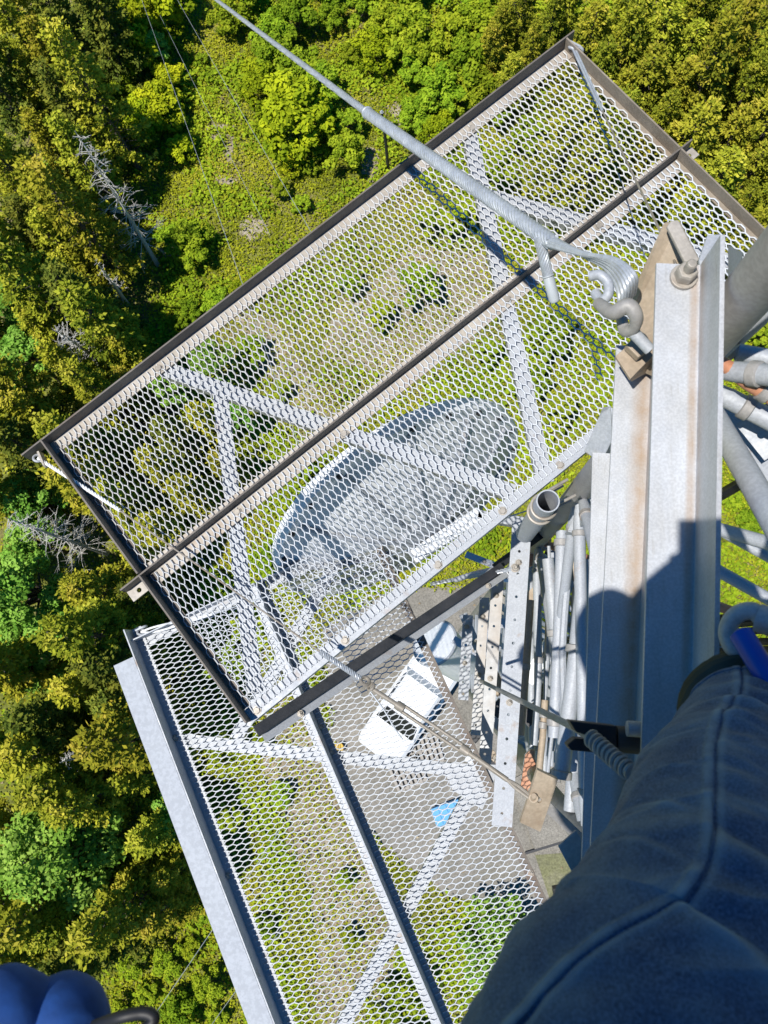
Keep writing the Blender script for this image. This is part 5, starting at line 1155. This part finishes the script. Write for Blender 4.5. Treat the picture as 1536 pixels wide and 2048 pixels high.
# jeans --------------------------------------------------------------
def jeans_leg(ctrl, seam_px, name, seed, visible=True):
    NSEG = 50 if seam_px else 20
    pts = curve([c for c, r in ctrl], NSEG); rr = [r for c, r in ctrl]; m = len(pts); n = 260 if seam_px else 60
    rad = []
    for i in range(m):
        t = i/NSEG; k = min(int(t), len(rr)-2); f_ = t-k; f_ = f_*f_*(3-2*f_); rad.append(rr[k]+(rr[k+1]-rr[k])*f_)
    prev = None; rings = []; slen = [0]
    for i in range(1, m): slen.append(slen[-1]+(pts[i]-pts[i-1]).length)
    for i in range(m):
        t = (pts[min(i+1, m-1)]-pts[max(i-1, 0)]).normalized()
        if prev is None: prev = (Z-t*Z.dot(t)).normalized()
        prev = (prev-t*prev.dot(t)).normalized(); rings.append((prev.copy(), t.cross(prev)))
    # seam: angle whose surface point lies nearest the traced line
    th = []
    if seam_px:
        dense = [Vector((a, b, 0)) for a, b in seam_px]; dense = curve(dense, 20)
        for i in range(m):
            best = None
            for k in range(-70, 71):
                a = k*PI/150; q = pts[i]+(rings[i][0]*math.cos(a)+rings[i][1]*math.sin(a))*rad[i]; u, w = px(q)
                dd_ = min((u-s_.x)**2+(w-s_.y)**2 for s_ in dense[::4])
                if best is None or dd_ < best[0]: best = (dd_, a)
            th.append(best[1])
        for _ in range(6): th = [sum(th[max(0, i-3):i+4])/len(th[max(0, i-3):i+4]) for i in range(m)]
    mb_ = MB(); fade = []
    SL = slen[-1]
    for i in range(m):
        s_ = slen[i]; x0, y0 = rings[i]
        for k in range(n):
            u_ = k/n; a = th[i]+2*PI*u_-0.9*math.sin(2*PI*u_) if seam_px else 2*PI*k/n
            d = x0*math.cos(a)+y0*math.sin(a); base = pts[i]+d*rad[i]
            nz = noise.noise(base*7+Vector((seed, 0, 0)))
            # transverse folds, strongest round the bend
            bend = math.exp(-((s_/SL-0.55)/0.30)**2)
            da0 = ((a-th[i]+PI) % (2*PI))-PI if seam_px else 0.0
            out_ = 1/(1+math.exp(-da0*7))
            ph = s_*118+4.2*noise.noise(Vector((a*0.7, s_*4, seed)))+1.6*math.sin(a*0.8+seed)
            am = max(0.0, 0.25+1.3*noise.noise(Vector((a*1.3, s_*7, seed+4))))
            fold = ((0.5+0.5*math.sin(ph))**2.2-0.3)*(0.0040*bend+0.0010)*am*(1.1+1.4*out_)
            ph2 = s_*55-a*1.5+3.5*noise.noise(Vector((a*0.8, s_*5, seed+8)))
            fold2 = ((1-abs(math.sin(ph2)))**2.5-0.2)*0.0038*(0.3+bend)*max(0.0, 0.35+noise.noise(Vector((a*1.5, s_*6, seed+14))))
            base2 = base*31; fold += 0.0011*noise.noise(Vector((base2.x, base2.y*2.2, base2.z)))
            disp = nz*0.005+fold+fold2+0.0009*noise.noise(base*70)
            fd = max(0.0, min(1.0, 0.10+(fold+fold2)*75+0.25*noise.noise(base*16)+0.15*noise.noise(base*60)))
            if seam_px:
                da = ((a-th[i]+PI) % (2*PI))-PI; arc = da*rad[i]
                disp += 0.0012*math.exp(-((arc+0.0040)/0.0040)**4)+0.0005*math.exp(-((arc-0.006)/0.0030)**2)-0.0012*math.exp(-((arc-0.0012)/0.0010)**2)
                pk = math.sin(s_*190+3*noise.noise(base*20))*0.0022*math.exp(-((arc-0.016)/0.013)**2); disp += pk
                fd = max(0, min(1, fd+0.55*math.exp(-((arc+0.0040)/0.0034)**2)*(0.7+0.9*noise.noise(base*70))-0.4*math.exp(-((arc-0.0012)/0.0010)**2)+0.30*math.exp(-((arc-0.0055)/0.0026)**2)+0.15*math.exp(-(arc/0.012)**2)*(0.5+0.5*math.sin(s_*150))))
            if seam_px:
                for (sc_, bow, hw, side) in ((0.40, 0.020, 0.0016, -1), (0.47, 0.030, 0.0022, -1), (0.56, 0.022, 0.0016, -1), (0.66, 0.018, 0.0018, -1), (0.74, 0.012, 0.0014, -1), (0.36, -0.03, 0.0022, 1), (0.45, -0.035, 0.0026, 1), (0.52, -0.03, 0.0020, 1), (0.60, -0.028, 0.0024, 1), (0.70, -0.02, 0.0018, 1)):
                    if side*da0 < 0.02: continue
                    q_ = s_/SL-sc_-(bow*math.sin(min(PI, abs(da0)*1.3))+0.010*noise.noise(Vector((a*1.7, sc_*30, seed))))*(1 if side < 0 else 1)
                    g_ = math.exp(-(q_*SL/(hw*1.6))**2)*min(1, abs(da0)*3)*max(0, 1.25-abs(da0)*0.75)*(0.6+0.6*noise.noise(Vector((a*3, sc_*40, 7))))
                    disp += 0.0013*g_; fd = min(1, fd+0.42*max(0, g_))
                    disp -= 0.0012*math.exp(-((q_*SL-hw*3)/(hw*1.8))**2)*min(1, abs(da0)*3)*max(0, 1.25-abs(da0)*0.75)
            if i > m-8: disp += 0.0022
            if i == m-8: disp -= 0.001
            mb_.v.append(pts[i]+d*(rad[i]+disp)); fade.append(fd)
    for i in range(m-1):
        for k in range(n): mb_.f.append((i*n+k, i*n+(k+1) % n, (i+1)*n+(k+1) % n, (i+1)*n+k))
    b0 = len(mb_.v)                       # turned-in hem
    for k in range(n):
        mb_.v.append(pts[-1]+(mb_.v[(m-1)*n+k]-pts[-1])*0.93-(pts[-1]-pts[-2]).normalized()*0.02); fade.append(0.2)
    for k in range(n): mb_.f.append(((m-1)*n+k, (m-1)*n+(k+1) % n, b0+(k+1) % n, b0+k))
    return mb_.build(name, M['denim'], person, True, attr=('fade', fade)), pts, rad
ctrlA = [(P(1110, 2560, 0.60), 0.120), (P(1275, 2190, 0.545), 0.109), (P(1376, 1985, 0.57), 0.098), (P(1440, 1800, 0.63), 0.090), (P(1462, 1630, 0.72), 0.084), (P(1480, 1520, 0.81), 0.072), (P(1492, 1452, 0.885), 0.062)]
seamA = [(1000, 2090), (1060, 2030), (1150, 1905), (1270, 1840), (1380, 1780), (1422, 1700), (1426, 1600), (1430, 1490), (1450, 1420), (1480, 1385)]
leg_o, lpts, lrad = jeans_leg(ctrlA, seamA, 'trouser_leg', 1.0)
ctrlB = [(Vector((0.0, -0.56, zz(0.66))), 0.095), (Vector((0.07, -0.53, zz(0.95))), 0.085), (Vector((0.15, -0.50, zz(1.18))), 0.078), (Vector((0.27, -0.50, zz(1.50))), 0.062)]
jeans_leg(ctrlB, None, 'trouser_leg', 5.0)
ring_loft('trouser_seat', [(lean(0.56), sdv*0.165, fw*0.115), (lean(0.64), sdv*0.185, fw*0.13), (lean(0.74), sdv*0.18, fw*0.125), (lean(0.80), sdv*0.10, fw*0.08)], M['denim'])
def boot(ankle, toe, name, up_, r=0.066):
    ankle, toe = Vector(ankle), Vector(toe); root = None
    d = (toe-ankle); d.z = 0; d.normalize(); sole = ankle-Z*0.10
    mb_ = MB(); cv = curve([ankle+up_, ankle, sole+Z*0.045+d*0.05, sole+Z*0.04+d*0.14, sole+Z*0.035+d*0.21], 8); mm_ = len(cv)
    mb_.tube(cv, [r+0.006*math.sin(i*1.9) if i < 9 else r*0.86-0.022*(i-9)/(mm_-9) for i in range(mm_)], 24)
    o_ = mb_.build(name, M['boot'], person, True)
    m2 = MB(); x = d.cross(Z); m2.prism([sole+d*q[0]+x*q[1] for q in ((-0.07, -0.03), (-0.07, 0.03), (0.02, 0.04), (0.15, 0.048), (0.22, 0.03), (0.235, 0), (0.22, -0.03), (0.15, -0.048), (0.02, -0.04))], Z*-0.025); m2.build('sole', M['black'], o_)
    m3 = MB(); m3.torus(ankle+up_*0.92, up_, r*1.0, 0.007, 0, 2*PI, 30, 8); m3.build('collar', M['boot'], o_, True)
e0 = lpts[-1]; tdir = (lpts[-1]-lpts[-6]).normalized()
ank = P(1497, 1428, 0.925); boot(ank, ank+Vector((0.3, 0.0, 0)), 'boot', (e0-ank)*0.35, 0.068)
ank = Vector((0.30, -0.49, zz(1.60))); boot(ank, ank+Vector((0.3, 0.03, 0)), 'boot', Vector((-0.03, -0.01, 0.09)), 0.055)
